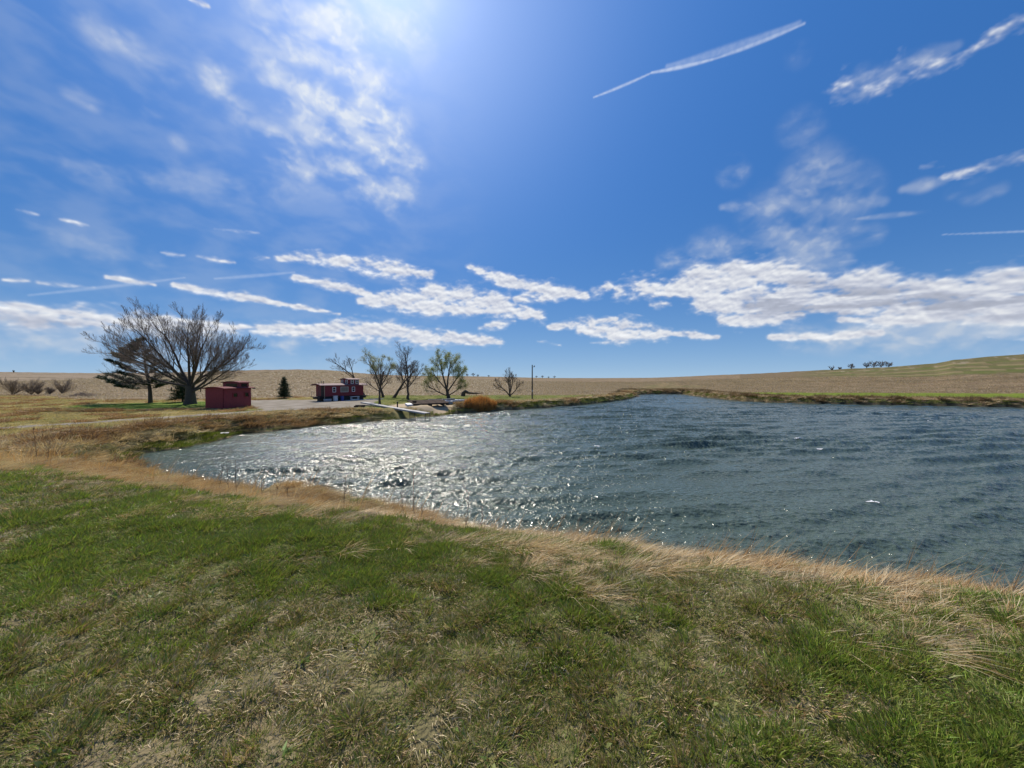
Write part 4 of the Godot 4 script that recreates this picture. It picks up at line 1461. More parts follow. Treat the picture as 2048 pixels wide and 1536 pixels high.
func build_cabooses() -> void:
	var side := Basis.IDENTITY
	var back := Basis(Vector3.UP, PI)
	var end_l := Basis(Vector3.UP, -PI / 2)      # faces -x
	# --- large caboose; local x runs along its side, z points at the pond
	var turn := atan2(0.82, 0.57)
	var c0 := Vector3(-33.0, 0, -67.8)
	var ux := Vector3(0.571, 0, -0.821)
	var uz := Vector3(0.821, 0, 0.571)
	var L := 7.7
	var W := 2.9
	var mid := c0 + ux * L * 0.5 - uz * W * 0.5
	var o := thing("caboose", Vector3(mid.x, hgt(mid.x, -mid.z) - 0.02, mid.z), turn)
	tag(o, "large dark red caboose with white window frames and a cupola on the gravel lot", "caboose")
	var hl := L * 0.5
	put(arched_box(-hl, hl, W, 0.95, 2.85, 0.26), "wall", M.red, o)
	put(arc_roof(L + 1.9, W + 0.36, 0.30, 0.07, 2.86, 0.0), "roof", M.roof, o)
	boxpart(o, "underframe", Vector3(0, 0.60, 0), Vector3(L + 1.4, 0.30, W - 0.5), M.black, 0.02)
	boxpart(o, "skirt", Vector3(0.1, 0.46, 0), Vector3(L - 0.1, 0.96, W - 0.22), M.black)
	# cupola
	var cx := hl * 0.50
	var cup := put(arched_box(cx - 1.1, cx + 1.1, W - 0.3, 3.02, 3.92, 0.18), "cupola", M.red, o)
	put(arc_roof(2.6, W + 0.05, 0.20, 0.06, 3.925, cx), "cupola_roof", M.roof, cup)
	for x in [cx - 0.35, cx + 0.62]:
		window(cup, Vector3(x, 3.52, (W - 0.3) * 0.5), 0.62, 0.74, side, M.white, M.glass)
		window(cup, Vector3(x, 3.52, -(W - 0.3) * 0.5), 0.62, 0.74, back, M.white, M.glass)
	window(cup, Vector3(cx - 1.1, 3.52, 0.72), 0.62, 0.74, end_l, M.white, M.glass)
	window(cup, Vector3(cx - 1.1, 3.52, -0.72), 0.62, 0.74, end_l, M.white, M.glass)
	# side windows
	window(o, Vector3(-hl + 1.75, 2.12, W * 0.5), 0.66, 0.95, side, M.white, M.glass)
	window(o, Vector3(-hl + 3.75, 2.12, W * 0.5), 1.55, 1.0, side, M.cream, M.curtain, false)
	window(o, Vector3(-hl + 5.55, 2.12, W * 0.5), 0.64, 0.92, side, M.white, M.glass)
	# end: door, porch posts, platform, railing, ladder, stove pipe
	boxpart(o, "door", Vector3(-hl - 0.025, 1.9, 0.75), Vector3(0.05, 1.85, 0.85), M.black, 0.01)
	boxpart(o, "platform", Vector3(-hl - 0.48, 0.83, 0), Vector3(0.92, 0.12, W - 0.1), M.black, 0.02)
	boxpart(o, "platform", Vector3(hl + 0.48, 0.83, 0), Vector3(0.92, 0.12, W - 0.1), M.black, 0.02)
	for e in [-1.0, 1.0]:
		var x: float = e * (hl + 0.9)
		for sz in [-1.0, 1.0]:
			var rail := MB.new()
			rail.tube(PackedVector3Array([Vector3(x, 0.86, sz * 1.3), Vector3(x, 1.72, sz * 1.3), Vector3(x, 1.76, sz * 1.26), Vector3(x, 1.76, sz * 0.49), Vector3(x, 1.72, sz * 0.45), Vector3(x, 0.86, sz * 0.45)]), PackedFloat32Array([0.025, 0.025, 0.025, 0.025, 0.025, 0.025]), 6)
			put(rail, "railing", M.iron, o)
	boxpart(o, "corner_post", Vector3(-hl - 0.05, 1.45, W * 0.5 + 0.02), Vector3(0.10, 2.85, 0.10), M.tan, 0.01)
	var lad := MB.new()
	for z in [1.12, 1.4]:
		lad.rod(Vector3(-hl - 0.93, 0.2, z), Vector3(-hl - 0.93, 3.5, z), 0.022)
	for k in 9:
		lad.rod(Vector3(-hl - 0.93, 0.45 + k * 0.33, 1.12), Vector3(-hl - 0.93, 0.45 + k * 0.33, 1.4), 0.018)
	put(lad, "ladder", M.iron, o)
	for z in [0.5, -0.2]:
		var pipe := MB.new()
		pipe.rod(Vector3(-hl + 0.3, 3.05, z), Vector3(-hl + 0.3, 3.62, z), 0.055, 8)
		pipe.rod(Vector3(-hl + 0.3, 3.62, z), Vector3(-hl + 0.3, 3.74, z), 0.10, 8, 0.03)
		put(pipe, "stove_pipe", M.iron, o)
	boxpart(o, "step", Vector3(-hl - 0.48, 0.22, W * 0.5 - 0.1), Vector3(0.8, 0.06, 0.4), M.black)
	boxpart(o, "step", Vector3(-hl - 0.48, 0.5, W * 0.5 - 0.25), Vector3(0.8, 0.06, 0.4), M.black)
	# --- what stands along it
	var along := func(x: float, out: float) -> Vector3:
		var p := c0 + ux * x + uz * out
		return Vector3(p.x, hgt(p.x, -p.z), p.z)
	var s := thing("storage_box", along.call(0.1, 0.75), turn)
	boxpart(s, "body", Vector3(0, 0.19, 0), Vector3(1.2, 0.36, 0.5), M.grey, 0.02)
	boxpart(s, "lid", Vector3(0, 0.395, 0), Vector3(1.26, 0.05, 0.56), M.white, 0.015)
	tag(s, "low grey storage box lying at the foot of the caboose steps", "box")
	s = thing("cooler", along.call(1.75, 0.4), turn)
	boxpart(s, "body", Vector3(0, 0.45, 0), Vector3(0.66, 0.86, 0.5), M.white, 0.03)
	boxpart(s, "lid", Vector3(0, 0.925, 0), Vector3(0.70, 0.07, 0.54), M.white, 0.02)
	boxpart(s, "handle", Vector3(0.2, 0.7, 0.27), Vector3(0.05, 0.3, 0.04), M.grey)
	tag(s, "upright white metal cabinet against the caboose's black skirt", "cabinet")
	s = thing("barrel", along.call(3.0, 0.5), turn)
	var mb := MB.new()
	var bp := PackedVector3Array()
	var br := PackedFloat32Array()
	for q in [[0.0, 0.27], [0.02, 0.29], [0.28, 0.29], [0.30, 0.305], [0.33, 0.29], [0.58, 0.29], [0.60, 0.305], [0.63, 0.29], [0.87, 0.29], [0.89, 0.27]]:
		bp.append(Vector3(0, q[0], 0))
		br.append(q[1])
	mb.tube(bp, br, 18, true)
	put(mb, "drum", M.blue, s)
	mb = MB.new()
	mb.rod(Vector3(0.12, 0.88, 0), Vector3(0.12, 0.915, 0), 0.05, 10)
	put(mb, "bung", M.black, s)
	tag(s, "blue plastic barrel standing against the caboose", "barrel")
	s = thing("bench", along.call(5.45, 0.6), turn)
	boxpart(s, "seat", Vector3(0, 0.70, 0), Vector3(1.7, 0.07, 0.5), M.white, 0.01)
	for x in [-0.72, 0.72]:
		boxpart(s, "leg", Vector3(x, 0.33, 0.18), Vector3(0.09, 0.67, 0.08), M.white)
		boxpart(s, "leg", Vector3(x, 0.33, -0.18), Vector3(0.09, 0.67, 0.08), M.white)
		boxpart(s, "side_rail", Vector3(x, 0.20, 0), Vector3(0.07, 0.08, 0.28), M.white)
	boxpart(s, "stretcher", Vector3(0, 0.20, 0.17), Vector3(1.34, 0.09, 0.06), M.white)
	tag(s, "white painted bench against the caboose below its last window", "bench")
	var slab := MB.new()
	var a0: Vector3 = along.call(3.2, 1.1)
	var a1: Vector3 = along.call(11.0, 1.3)
	for k in 8:
		var p := a0.lerp(a1, (k + 0.5) / 8.0)
		slab.box(Vector3(p.x, hgt(p.x, -p.z) + 0.05, p.z), Vector3(0.98, 0.1, 0.9), Basis(Vector3.UP, turn), 0.01)
	var wk := put(slab, "walkway", M.concrete)
	tag(wk, "pale concrete walkway of slabs along the side of the caboose", "walkway")
	# --- small caboose
	turn = atan2(0.985, 0.17)
	ux = Vector3(0.13, 0, -0.9915)
	uz = Vector3(0.9915, 0, 0.13)
	turn = atan2(0.9915, 0.13)
	c0 = Vector3(-38.05, 0, -50.8)
	L = 4.5
	W = 2.75
	mid = c0 + ux * L * 0.5 - uz * W * 0.5
	hl = L * 0.5
	o = thing("caboose", Vector3(mid.x, hgt(mid.x, -mid.z) - 0.05, mid.z), turn)
	tag(o, "small plain red caboose shed beside the big bare tree", "caboose")
	put(arched_box(-hl, hl, W, 0.10, 2.72, 0.16), "wall", M.red, o)
	boxpart(o, "sill_beam", Vector3(0, 0.05, 0), Vector3(L - 0.1, 0.14, W - 0.1), M.black)
	put(arc_roof(L + 0.7, W + 0.75, 0.2, 0.06, 2.72, 0.0), "roof", M.redroof, o)
	cx = hl * 0.52
	cup = put(arched_box(cx - 0.85, cx + 0.85, W - 0.25, 2.85, 3.50, 0.13), "cupola", M.red, o)
	put(arc_roof(2.1, W + 0.1, 0.16, 0.05, 3.5, cx), "cupola_roof", M.redroof, cup)
	boxpart(cup, "window", Vector3(cx - 0.86, 3.16, 0.1), Vector3(0.04, 0.42, 1.7), M.glass)
	boxpart(cup, "window", Vector3(cx, 3.16, (W - 0.25) * 0.5 + 0.012), Vector3(0.95, 0.40, 0.03), M.glass)
	window(o, Vector3(-0.45, 1.82, W * 0.5), 0.78, 0.62, side, M.red, M.glass, false, 0.07)
	window(o, Vector3(1.45, 1.82, W * 0.5), 0.78, 0.70, side, M.red, M.glass, false, 0.07)
	boxpart(o, "corner_board", Vector3(-hl - 0.012, 1.4, W * 0.5 - 0.05), Vector3(0.03, 2.6, 0.14), M.redroof)
	boxpart(o, "roof_bracket", Vector3(hl + 0.25, 2.66, W * 0.5 + 0.25), Vector3(0.5, 0.10, 0.10), M.black)


# ================================================================== shore things
func build_docks() -> void:
	# --- white gangway in hinged sections
	var a := Vector3(-22.7, 1.62, -58.6)
	var b := Vector3(-10.3, 1.02, -46.9)
	var o := thing("gangway", Vector3(a.x, hgt(a.x, -a.z), a.z))
	tag(o, "long white gangway running from the gravel down to the water's edge", "dock")
	var along := (b - a).normalized()
	var cross := along.cross(Vector3.UP).normalized()
	var bs := Basis(along, cross.cross(along), cross)
	var n := 5
	for k in n:
		var p0 := a.lerp(b, k / float(n)) - o.position
		var p1 := a.lerp(b, (k + 1) / float(n)) - o.position
		var sag := Vector3(0, -0.05 * sin(PI * k / n), 0)
		var m := (p0 + p1) * 0.5 + sag
		var len_ := (p1 - p0).length() - 0.06
		var deck := MB.new()
		var np := 26
		for q in np:
			deck.box(m + along * ((q + 0.5) / np - 0.5) * len_, Vector3(len_ / np - 0.012, 0.035, 0.85), bs)
		var sec := put(deck, "deck_section", M.deck, o)
		var fr := MB.new()
		for sg in [-1.0, 1.0]:
			fr.box(m + cross * sg * 0.38 - bs.y * 0.09, Vector3(len_, 0.14, 0.06), bs)
		put(fr, "side_beam", M.grey, sec)
		var foot: Vector3 = p1 + o.position
		for sg in [-1.0, 1.0]:
			var leg := MB.new()
			var q: Vector3 = foot + cross * sg * 0.34
			leg.rod(Vector3(q.x, minf(hgt(q.x, -q.z), foot.y) - 0.15, q.z) - o.position, Vector3(q.x, foot.y - 0.02, q.z) - o.position, 0.035)
			put(leg, "support", M.iron, o)
	# slumped white frame under the gangway's lower end
	o = thing("dock_truss", Vector3(-12.6, hgt(-12.6, 47.4), -47.4))
	tag(o, "white dock truss with black braces slumped on the bank under the gangway", "dock truss")
	var bb := bs.rotated(cross, -0.12)
	boxpart(o, "panel", Vector3(-1.0, 0.30, 0.3), Vector3(1.7, 0.55, 0.05), M.white, 0.01, bb)
	for k in 3:
		boxpart(o, "brace", Vector3(0.2 + k * 0.62, 0.22, -0.1 - k * 0.5), Vector3(0.75, 0.10, 0.08), M.black, 0.0, bb.rotated(cross, 0.7))
		boxpart(o, "plate", Vector3(0.35 + k * 0.62, 0.12, 0.0 - k * 0.5), Vector3(0.5, 0.22, 0.04), M.white, 0.0, bb.rotated(cross, -0.5))
	# post standing by the gangway
	o = thing("mooring_post", at(-16.2, 54.4))
	boxpart(o, "post", Vector3(0, 0.35, 0), Vector3(0.16, 0.9, 0.16), M.black, 0.02)
	boxpart(o, "cap", Vector3(0, 0.83, 0), Vector3(0.24, 0.06, 0.24), M.black, 0.02)
	tag(o, "short black post beside the middle of the white gangway", "post")
	# --- raft pulled up on the sand
	var ra := Vector2(-15.6, -61.0)
	o = thing("swim_raft", Vector3(-12.6, hgt(-12.6, 57.6) + 0.16, -57.6), 0.62)
	o.rotation.x = 0.15
	tag(o, "dark brown planked raft with floats pulled up on the sand", "raft")
	for k in 14:
		boxpart(o, "plank", Vector3(-2.6 + k * 0.4, 0.52, 0), Vector3(0.385, 0.05, 2.6), M.brown if k % 3 else M.brown2, 0.008)
	for z in [-1.15, 0.0, 1.15]:
		boxpart(o, "beam", Vector3(0, 0.425, z), Vector3(5.5, 0.14, 0.1), M.black)
	for x in [-2.0, 0.0, 2.0]:
		var f := MB.new()
		f.rod(Vector3(x, 0.18, -1.2), Vector3(x, 0.18, 1.2), 0.18, 12)
		put(f, "float", M.black, o)
	boxpart(o, "fascia", Vector3(0, 0.44, 1.33), Vector3(5.5, 0.2, 0.05), M.brown2)
	boxpart(o, "boarding_step", Vector3(-3.15, 0.30, 0.7), Vector3(0.9, 0.34, 1.0), M.white, 0.02)
	boxpart(o, "cleat_box", Vector3(-2.2, 0.66, 0.2), Vector3(0.5, 0.22, 0.4), M.brown2, 0.02)
	# --- rowing boats
	boat(Vector3(-8.9, hgt(-8.9, 61.6) + 0.02, -61.6), -0.25, 3.9, M.boatblue, M.white, "pale blue open boat with a white stern lying on the grass", 0.1)
	boat(Vector3(-11.9, hgt(-11.9, 65.0) + 0.02, -65.0), 0.12, 4.4, M.darkhull, M.grey, "long dark flat boat drawn up behind the pale blue boat", 0.0)
	o = thing("dock_section", at(-8.2, 65.2), 0.05)
	for k in 10:
		boxpart(o, "plank", Vector3(-1.35 + k * 0.3, 0.50, 0), Vector3(0.285, 0.045, 1.3), M.steel, 0.006)
	for z in [-0.55, 0.55]:
		boxpart(o, "beam", Vector3(0, 0.40, z), Vector3(3.0, 0.14, 0.08), M.redbrown)
	for x in [-1.3, 1.3]:
		for z in [-0.5, 0.5]:
			boxpart(o, "leg", Vector3(x, 0.15, z), Vector3(0.07, 0.40, 0.07), M.grey)
	tag(o, "short grey dock section resting on legs beside the orange grass", "dock")
	# --- loading ramp plank by the gravel
	o = thing("timber", at(-21.4, 54.0), 0.1)
	boxpart(o, "beam", Vector3(0, 0.10, 0), Vector3(1.5, 0.18, 0.3), M.brown2, 0.02)
	boxpart(o, "beam", Vector3(0.1, 0.26, 0.02), Vector3(1.3, 0.12, 0.26), M.black, 0.02, Basis(Vector3.UP, 0.06))
	tag(o, "two dark timbers lying at the edge of the gravel lot", "timber")
	# --- outfall board on the near bank
	o = thing("outfall", Vector3(-25.2, 0.42, -33.7), 0.5)
	boxpart(o, "plate", Vector3(0, 0.0, 0), Vector3(0.6, 0.05, 0.28), M.concrete, 0.01, Basis(Vector3.RIGHT, 0.2))
	var pb := MB.new()
	pb.rod(Vector3(0, -0.18, -0.7), Vector3(0, -0.22, 0.15), 0.14, 10)
	put(pb, "pipe", M.black, o)
	tag(o, "small white board over a pipe mouth at the pond's edge", "outfall")
	# --- utility pole
	o = thing("utility_pole", at(4.0, 76.1))
	var mb := MB.new()
	mb.rod(Vector3(0, -0.3, 0), Vector3(0, 6.75, 0), 0.15, 10, 0.10)
	put(mb, "pole", M.polewood, o)
	mb = MB.new()
	mb.rod(Vector3(0, 6.2, 0), Vector3(0.42, 6.45, 0), 0.03)
	put(mb, "bracket", M.iron, o)
	mb = MB.new()
	mb.tube(PackedVector3Array([Vector3(0.36, 6.34, 0), Vector3(0.4, 6.44, 0), Vector3(0.46, 6.62, 0)]), PackedFloat32Array([0.17, 0.13, 0.06]), 10, true)
	put(mb, "lamp_head", M.grey, o)
	boxpart(o, "meter_box", Vector3(0.0, 1.6, 0.17), Vector3(0.24, 0.4, 0.14), M.grey, 0.02)
	tag(o, "wooden utility pole with a lamp head standing alone by the pond", "pole")
	# --- uprooted stump beyond the orange grass
	o = thing("tree_stump", at(-10.6, 88.5))
	mb = MB.new()
	mb.tube(PackedVector3Array([Vector3(-0.7, -0.1, 0), Vector3(-0.55, 0.7, 0), Vector3(-0.1, 1.15, 0), Vector3(0.5, 0.85, 0)]), PackedFloat32Array([0.55, 0.5, 0.4, 0.3]), 9, true)
	put(mb, "root_plate", M.bark, o)
	mb = MB.new()
	mb.tube(PackedVector3Array([Vector3(0.2, 0.8, 0), Vector3(2.0, 0.65, 0.2), Vector3(4.0, 0.75, 0.3)]), PackedFloat32Array([0.26, 0.18, 0.08]), 8, true)
	mb.rod(Vector3(1.4, 0.65, 0.1), Vector3(3.0, 1.1, -0.2), 0.05, 5, 0.02)
	mb.rod(Vector3(2.2, 0.65, 0.1), Vector3(2.6, 0.02, 0.5), 0.05, 5, 0.03)
	put(mb, "log", M.bark, o)
	tag(o, "uprooted tree stump and log lying behind the orange grass", "stump")
	# --- brush pile in the rough grass
	o = thing("brush_pile", at(-96.0, 86.0))
	mb = MB.new()
	var r := RandomNumberGenerator.new()
	r.seed = 88
	for k in 260:
		var p := Vector3(r.randfn() * 1.7, 0.0, r.randfn() * 0.9)
		p.y = maxf(0.0, 0.9 - p.x * p.x * 0.12 - p.z * p.z * 0.4) * r.randf()
		var d := Vector3(r.randfn(), r.randfn() * 0.35, r.randfn() * 0.6).normalized() * r.randf_range(0.4, 1.3)
		mb.rod(p - d * 0.5, p + d * 0.5, r.randf_range(0.02, 0.05), 4, 0.01)
	put(mb, "branches", M.twig, o)
	tag(o, "low dark heap of cut branches in the rough tan grass", "brush pile")
	# --- fence posts along the field edge
	for k in 7:
		var x := -92.0 + k * 3.6
		o = thing("fence_post", at(x, 104.0 - k * 1.2))
		boxpart(o, "post", Vector3(0, 0.55, 0), Vector3(0.18, 1.3, 0.18), M.brown2, 0.02)
		mb = MB.new()
		mb.rod(Vector3(0, 0.95, 0.1), Vector3(3.58, 0.95 + hgt(x + 3.6, 102.8 - k * 1.2) - o.position.y, 1.3), 0.012, 4)
		put(mb, "wire", M.iron, o)
		tag(o, "weathered wooden fence post in the line crossing the stubble", "fence post", "fence posts across the stubble")


func boat(p: Vector3, turn: float, length: float, hull: Material, trim: Material, label: String, heel: float) -> void:
	var o := thing("rowing_boat", p, turn)
	tag(o, label, "boat")
	var mb := MB.new()
	var inner := MB.new()
	var n := 10
	var rim := []
	var keel := []
	for k in n + 1:
		var t := k / float(n)
		var w := 0.68 * (1.0 - pow(t, 3.2)) + 0.02
		rim.append([Vector3((t - 0.5) * length, 0.50 + 0.22 * t * t, w), Vector3((t - 0.5) * length, 0.50 + 0.22 * t * t, -w)])
		keel.append([Vector3((t - 0.5) * length * 0.94, 0.02 + 0.18 * pow(t, 4.0), w * 0.7), Vector3((t - 0.5) * length * 0.94, 0.02 + 0.18 * pow(t, 4.0), -w * 0.7)])
	for k in n:
		for s in 2:
			var out := Vector3(0, -0.3, 1 if s == 0 else -1)
			mb.quad(keel[k][s], keel[k + 1][s], rim[k + 1][s], rim[k][s], out)
			var i := Vector3(0, 0.02, -0.04 if s == 0 else 0.04)
			inner.quad(keel[k][s] + i, keel[k + 1][s] + i, rim[k + 1][s] + i, rim[k][s] + i, -out)
		mb.quad(keel[k][0], keel[k + 1][0], keel[k + 1][1], keel[k][1], Vector3.DOWN)
		var lift := Vector3(0, 0.03, 0)
		inner.quad(keel[k][0] + lift, keel[k + 1][0] + lift, keel[k + 1][1] + lift, keel[k][1] + lift, Vector3.UP)
	mb.quad(keel[0][0], keel[0][1], rim[0][1], rim[0][0], Vector3.LEFT)
	put(mb, "hull", hull, o)
	put(inner, "inside", M.grey, o)
	var g := MB.new()
	for s in 2:
		var pts := PackedVector3Array()
		var rr := PackedFloat32Array()
		for k in n + 1:
			pts.append(rim[k][s])
			rr.append(0.035)
		g.tube(pts, rr, 5)
	put(g, "gunwale", trim, o)
	boxpart(o, "transom", Vector3(-length * 0.5 + 0.02, 0.32, 0), Vector3(0.06, 0.44, 1.2), trim, 0.01)
	for x in [-0.25, 0.12]:
		boxpart(o, "seat", Vector3(x * length, 0.38, 0), Vector3(0.28, 0.04, 1.1), trim, 0.005)
	o.rotation.x = heel


func build_plants() -> void:
	# --- the stand of tall orange grass at the water
	var r := RandomNumberGenerator.new()
	r.seed = 90
	var o := thing("ornamental_grass", Vector3(-5.0, 0.35, -60.9))
	var mb := MB.new()
	for k in 5200:
		var a := r.randf() * TAU
		var q := sqrt(r.randf())
		var x := cos(a) * q * 2.45
		var d := 60.9 + x * 0.75 + sin(a) * q * 1.3
		var y := hgt(-5.0 + x, d)
		var f := r.randf_range(0.7, 1.2)
		var c0 := Color(0.56 * f, 0.275 * f, 0.085 * f)
		var dir := (Vector3.UP + Vector3(r.randfn() * 0.12 + 0.05, 0, r.randfn() * 0.12)).normalized()
		var len_ := (1.85 - 0.55 * maxf(0.0, x / 2.45) + 0.55 * nz.get_noise_2d(x * 2.4, d * 2.4)) * r.randf_range(0.6, 1.12) * (1.0 - 0.15 * pow(q, 6.0)) * (1.22 if r.randf() < 0.06 else 1.0)
		mb.blade(Vector3(x, y - 0.4, -(d - 60.9)), dir, Vector3(1, 0, 0).rotated(Vector3.UP, r.randf() * TAU), len_, 0.035, Vector3(0.15, -0.1, r.randfn() * 0.1), c0)
	put(mb, "stalks", M.straw, o)
	tag(o, "dense stand of tall orange dry grass at the water beside the boats", "grass clump")
	# --- mounds of tan grass by the inlet and by the track
	for q in [[33.6, 112.0, 3.6, 1.5, "tan grass mound at the mouth of the pond's inlet", Color(0.42, 0.27, 0.14)], [-49.6, 46.6, 2.2, 1.0, "rusty tan grass tuft above the gravel track", Color(0.44, 0.28, 0.14)]]:
		o = thing("grass_mound", at(q[0], q[1]))
		mb = MB.new()
		for k in 1500:
			var a := r.randf() * TAU
			var s := sqrt(r.randf())
			var x: float = cos(a) * s * q[2]
			var z: float = sin(a) * s * q[2] * 0.55
			var f := r.randf_range(0.65, 1.2)
			var c: Color = q[5]
			c = Color(c.r * f, c.g * f, c.b * f)
			var dir := (Vector3.UP + Vector3(r.randfn() * 0.35 + 0.3, 0, r.randfn() * 0.35)).normalized()
			mb.blade(Vector3(x, hgt(q[0] + x, q[1] - z) - o.position.y - 0.05, z), dir, Vector3(1, 0, 0).rotated(Vector3.UP, r.randf() * TAU), q[3] * r.randf_range(0.6, 1.1) * (1.0 - 0.5 * s * s), 0.045, Vector3(0.5, -0.3, 0.1), c)
		put(mb, "stalks", M.straw, o)
		tag(o, q[4], "grass clump")
	# --- dark weed stalks standing over the water on the dam
	var k2 := 0
	for q in [[-9.3, 12.6, 1.1], [-8.9, 12.4, 1.3], [-9.9, 12.9, 0.9], [-7.6, 11.7, 0.8], [-4.75, 10.8, 1.2], [-4.2, 10.6, 0.7], [-2.9, 10.3, 1.0], [-2.25, 8.9, 1.55], [-2.4, 10.0, 0.8], [-1.2, 9.7, 1.2], [-0.75, 9.6, 0.9], [-7.0, 11.4, 0.6], [-6.6, 11.3, 0.7], [-22.0, 17.8, 1.6], [-20.6, 17.0, 1.2]]:
		o = thing("weed_stalk", at(q[0], q[1], -0.05))
		mb = MB.new()
		var top := Vector3(r.randfn() * 0.06, q[2], r.randfn() * 0.06)
		mb.tube(PackedVector3Array([Vector3.ZERO, top * 0.5 + Vector3(r.randfn() * 0.02, 0, 0), top]), PackedFloat32Array([0.009, 0.007, 0.004]), 5)
		put(mb, "stem", M.weed, o)
		var br := MB.new()
		for k in int(9 * q[2]):
			var t := r.randf_range(0.25, 0.98)
			var a := r.randf() * TAU
			var p := top * t
			var e: Vector3 = p + Vector3(cos(a) * 0.5, 0.8, sin(a) * 0.5) * r.randf_range(0.08, 0.26)
			br.tube(PackedVector3Array([p, e]), PackedFloat32Array([0.005, 0.0025]), 4)
			br.tube(PackedVector3Array([e, e + Vector3(0, 0.02, 0)]), PackedFloat32Array([0.006, 0.004]), 5)
		put(br, "branches", M.weed, o)
		tag(o, ("tallest dry weed stalk" if q[2] == 1.55 else "thin dry brown weed stalk") + " rising from the dam's straw grass", "weed", "" if q[2] == 1.55 else "weed stalks on the dam")
		k2 += 1


# ================================================================== materials
func build_materials() -> void:
	var m := StandardMaterial3D.new()
	m.vertex_color_use_as_albedo = true
	m.roughness = 0.95
	m.metallic_specular = 0.2
	m.albedo_texture = noise_tex(0.02, Color(0.66, 0.65, 0.62), Color(1.0, 1.0, 1.0), 1024, 5, 3)
	m.uv1_triplanar = true
	m.uv1_world_triplanar = true
	m.uv1_scale = Vector3(0.33, 0.33, 0.33)
	m.detail_enabled = true
	m.detail_blend_mode = BaseMaterial3D.BLEND_MODE_MUL
	m.detail_uv_layer = BaseMaterial3D.DETAIL_UV_2
	m.detail_albedo = noise_tex(0.012, Color(0.76, 0.76, 0.74), Color(1.0, 1.0, 1.0), 512, 4, 8)
	m.uv2_triplanar = true
	m.uv2_world_triplanar = true
	m.uv2_scale = Vector3(0.043, 0.043, 0.043)
	m.heightmap_enabled = true
	m.heightmap_texture = noise_tex(0.05, Color.BLACK, Color.WHITE, 1024, 4, 5)
	m.heightmap_scale = 2.0
	M.turf = m
	m = StandardMaterial3D.new()
	m.vertex_color_use_as_albedo = true
	m.roughness = 0.95
	m.metallic_specular = 0.2
	m.albedo_texture = noise_tex(0.06, Color(0.58, 0.55, 0.52), Color(1.0, 1.0, 1.0), 1024, 4, 13)
	m.uv1_triplanar = true
	m.uv1_world_triplanar = true
	m.uv1_scale = Vector3(0.035, 0.09, 0.09)
	m.detail_enabled = true
	m.detail_blend_mode = BaseMaterial3D.BLEND_MODE_MUL
	m.detail_uv_layer = BaseMaterial3D.DETAIL_UV_2
	m.detail_albedo = noise_tex(0.02, Color(0.76, 0.75, 0.73), Color(1.0, 1.0, 1.0), 512, 4, 18)
	m.uv2_triplanar = true
	m.uv2_world_triplanar = true
	m.uv2_scale = Vector3(0.012, 0.02, 0.02)
	M.stubble = m
	m = StandardMaterial3D.new()
	m.vertex_color_use_as_albedo = true
	m.roughness = 0.9
	m.metallic_specular = 0.25
	m.albedo_texture = noise_tex(0.15, Color(0.6, 0.59, 0.57), Color(1.0, 1.0, 1.0), 512, 3, 23)
	m.uv1_triplanar = true
	m.uv1_world_triplanar = true
	m.uv1_scale = Vector3(0.2, 0.2, 0.2)
	M.gravel = m
	m = StandardMaterial3D.new()
	m.albedo_color = Color(0.060, 0.086, 0.064).linear_to_srgb()
	m.roughness = 0.12
	m.metallic_specular = 0.31
	m.normal_enabled = true
	var f := FastNoiseLite.new()
	f.noise_type = FastNoiseLite.TYPE_SIMPLEX_SMOOTH
	f.frequency = 0.018
	f.fractal_octaves = 4
	f.fractal_gain = 0.5
	f.seed = 4
	var t := NoiseTexture2D.new()
	t.noise = f
	t.width = 1024
	t.height = 1024
	t.seamless = true
	t.as_normal_map = true
	t.bump_strength = 11.0
	m.normal_texture = t
	m.normal_scale = 1.0
	M.water = m
	for q in [["blade", 0.5, 0.55], ["straw", 0.55, 0.62], ["leaf", 0.6, 0.5], ["needle", 0.6, 0.0]]:
		m = StandardMaterial3D.new()
		m.vertex_color_use_as_albedo = true
		m.roughness = q[1]
		m.metallic_specular = 0.35
		m.cull_mode = BaseMaterial3D.CULL_DISABLED
		if q[2] > 0.0:
			m.backlight_enabled = true
			m.backlight = Color(q[2], q[2], q[2] * 0.8).linear_to_srgb()
		M[q[0]] = m
	M.bark = flat(Color(0.085, 0.068, 0.054), 0.95)
	M.bark.albedo_color = Color.WHITE
	M.bark.albedo_texture = noise_tex(0.03, Color(0.05, 0.04, 0.032), Color(0.14, 0.115, 0.092), 256, 4, 33)
	M.bark.uv1_triplanar = true
	M.bark.uv1_scale = Vector3(1.6, 0.5, 1.6)
	M.twig = flat(Color(0.215, 0.165, 0.125), 0.9)
	M.brush = flat(Color(0.27, 0.215, 0.15), 0.9)
	M.weed = flat(Color(0.10, 0.065, 0.045), 0.9)
	M.red = flat(Color.WHITE, 0.55)
	M.red.albedo_texture = noise_tex(0.02, Color(0.165, 0.010, 0.020), Color(0.215, 0.015, 0.027), 256, 5, 41)
	M.red.uv1_triplanar = true
	M.red.uv1_scale = Vector3(0.9, 0.35, 0.9)
	M.redroof = flat(Color(0.12, 0.012, 0.019), 0.9)
	M.roof = flat(Color(0.17, 0.10, 0.11), 0.8)
	M.black = flat(Color(0.016, 0.016, 0.018), 0.7)
	M.iron = flat(Color(0.05, 0.048, 0.048), 0.6)
	M.white = flat(Color(0.74, 0.74, 0.73), 0.6)
	M.deck = flat(Color(0.36, 0.36, 0.35), 0.8)
	M.foam = flat(Color(0.8, 0.81, 0.82), 0.8)
	M.cream = flat(Color(0.52, 0.48, 0.42), 0.6)
	M.curtain = flat(Color(0.20, 0.17, 0.14), 0.35)
	M.glass = flat(Color(0.012, 0.014, 0.018), 0.06)
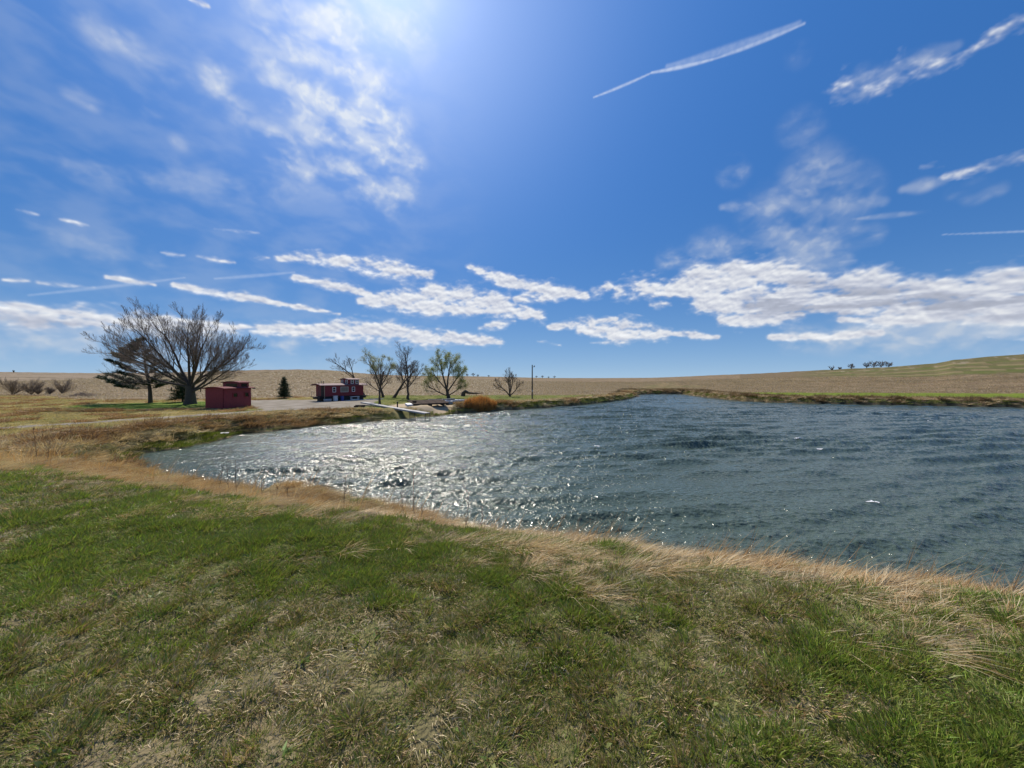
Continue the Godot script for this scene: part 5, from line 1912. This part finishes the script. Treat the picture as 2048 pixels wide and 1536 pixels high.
	M.tan = flat(Color(0.30, 0.24, 0.17), 0.7)
	M.grey = flat(Color(0.34, 0.35, 0.36), 0.6)
	M.steel = flat(Color(0.40, 0.45, 0.52), 0.45)
	M.blue = flat(Color(0.015, 0.05, 0.26), 0.4)
	M.concrete = flat(Color(0.52, 0.50, 0.46), 0.85)
	M.brown = flat(Color(0.075, 0.055, 0.043), 0.85)
	M.brown2 = flat(Color(0.055, 0.042, 0.034), 0.85)
	M.brown.metallic_specular = 0.12
	M.brown2.metallic_specular = 0.12
	M.redbrown = flat(Color(0.13, 0.06, 0.05), 0.8)
	M.boatblue = flat(Color(0.25, 0.36, 0.50), 0.4)
	M.darkhull = flat(Color(0.05, 0.052, 0.055), 0.6)
	M.polewood = flat(Color(0.10, 0.080, 0.062), 0.9)


# ================================================================== the scene
func _ready() -> void:
	var t0 := Time.get_ticks_msec()
	var cam := Camera3D.new()
	cam.name = "camera"
	cam.fov = 89.85
	cam.near = 0.05
	cam.far = 6000.0
	cam.position = Vector3(0, EYE, 0)
	cam.rotation_degrees = Vector3(-0.82, 0, 0)
	cam.current = true
	add_child(cam)
	var e := deg_to_rad(SUN_EL)
	var a := deg_to_rad(SUN_AZ)
	sun_dir = Vector3(sin(a) * cos(e), sin(e), -cos(a) * cos(e))
	build_sky()
	var sun := DirectionalLight3D.new()
	sun.name = "sun"
	sun.light_energy = 1.6
	sun.light_color = Color(1.0, 0.955, 0.89)
	sun.light_angular_distance = 0.53
	sun.shadow_enabled = true
	add_child(sun)
	sun.look_at_from_position(sun_dir * 100.0, Vector3.ZERO)
	print("sky ", Time.get_ticks_msec() - t0)

	nz.noise_type = FastNoiseLite.TYPE_SIMPLEX_SMOOTH
	nz.frequency = 0.5
	nz.fractal_octaves = 2
	nz.seed = 2
	nb.noise_type = FastNoiseLite.TYPE_SIMPLEX_SMOOTH
	nb.frequency = 1.0
	nb.fractal_octaves = 3
	nb.seed = 7
	rng.seed = 1
	build_materials()
	build_distance()
	build_ground()
	print("ground ", Time.get_ticks_msec() - t0)
	build_water()
	build_foam()
	print("water ", Time.get_ticks_msec() - t0)
	build_cabooses()
	build_docks()
	build_trees()
	build_conifers()
	build_plants()
	print("things ", Time.get_ticks_msec() - t0)
	build_stubble()
	build_bank_grass()
	build_slope_grass()
	build_lawn()
	print("all ", Time.get_ticks_msec() - t0)
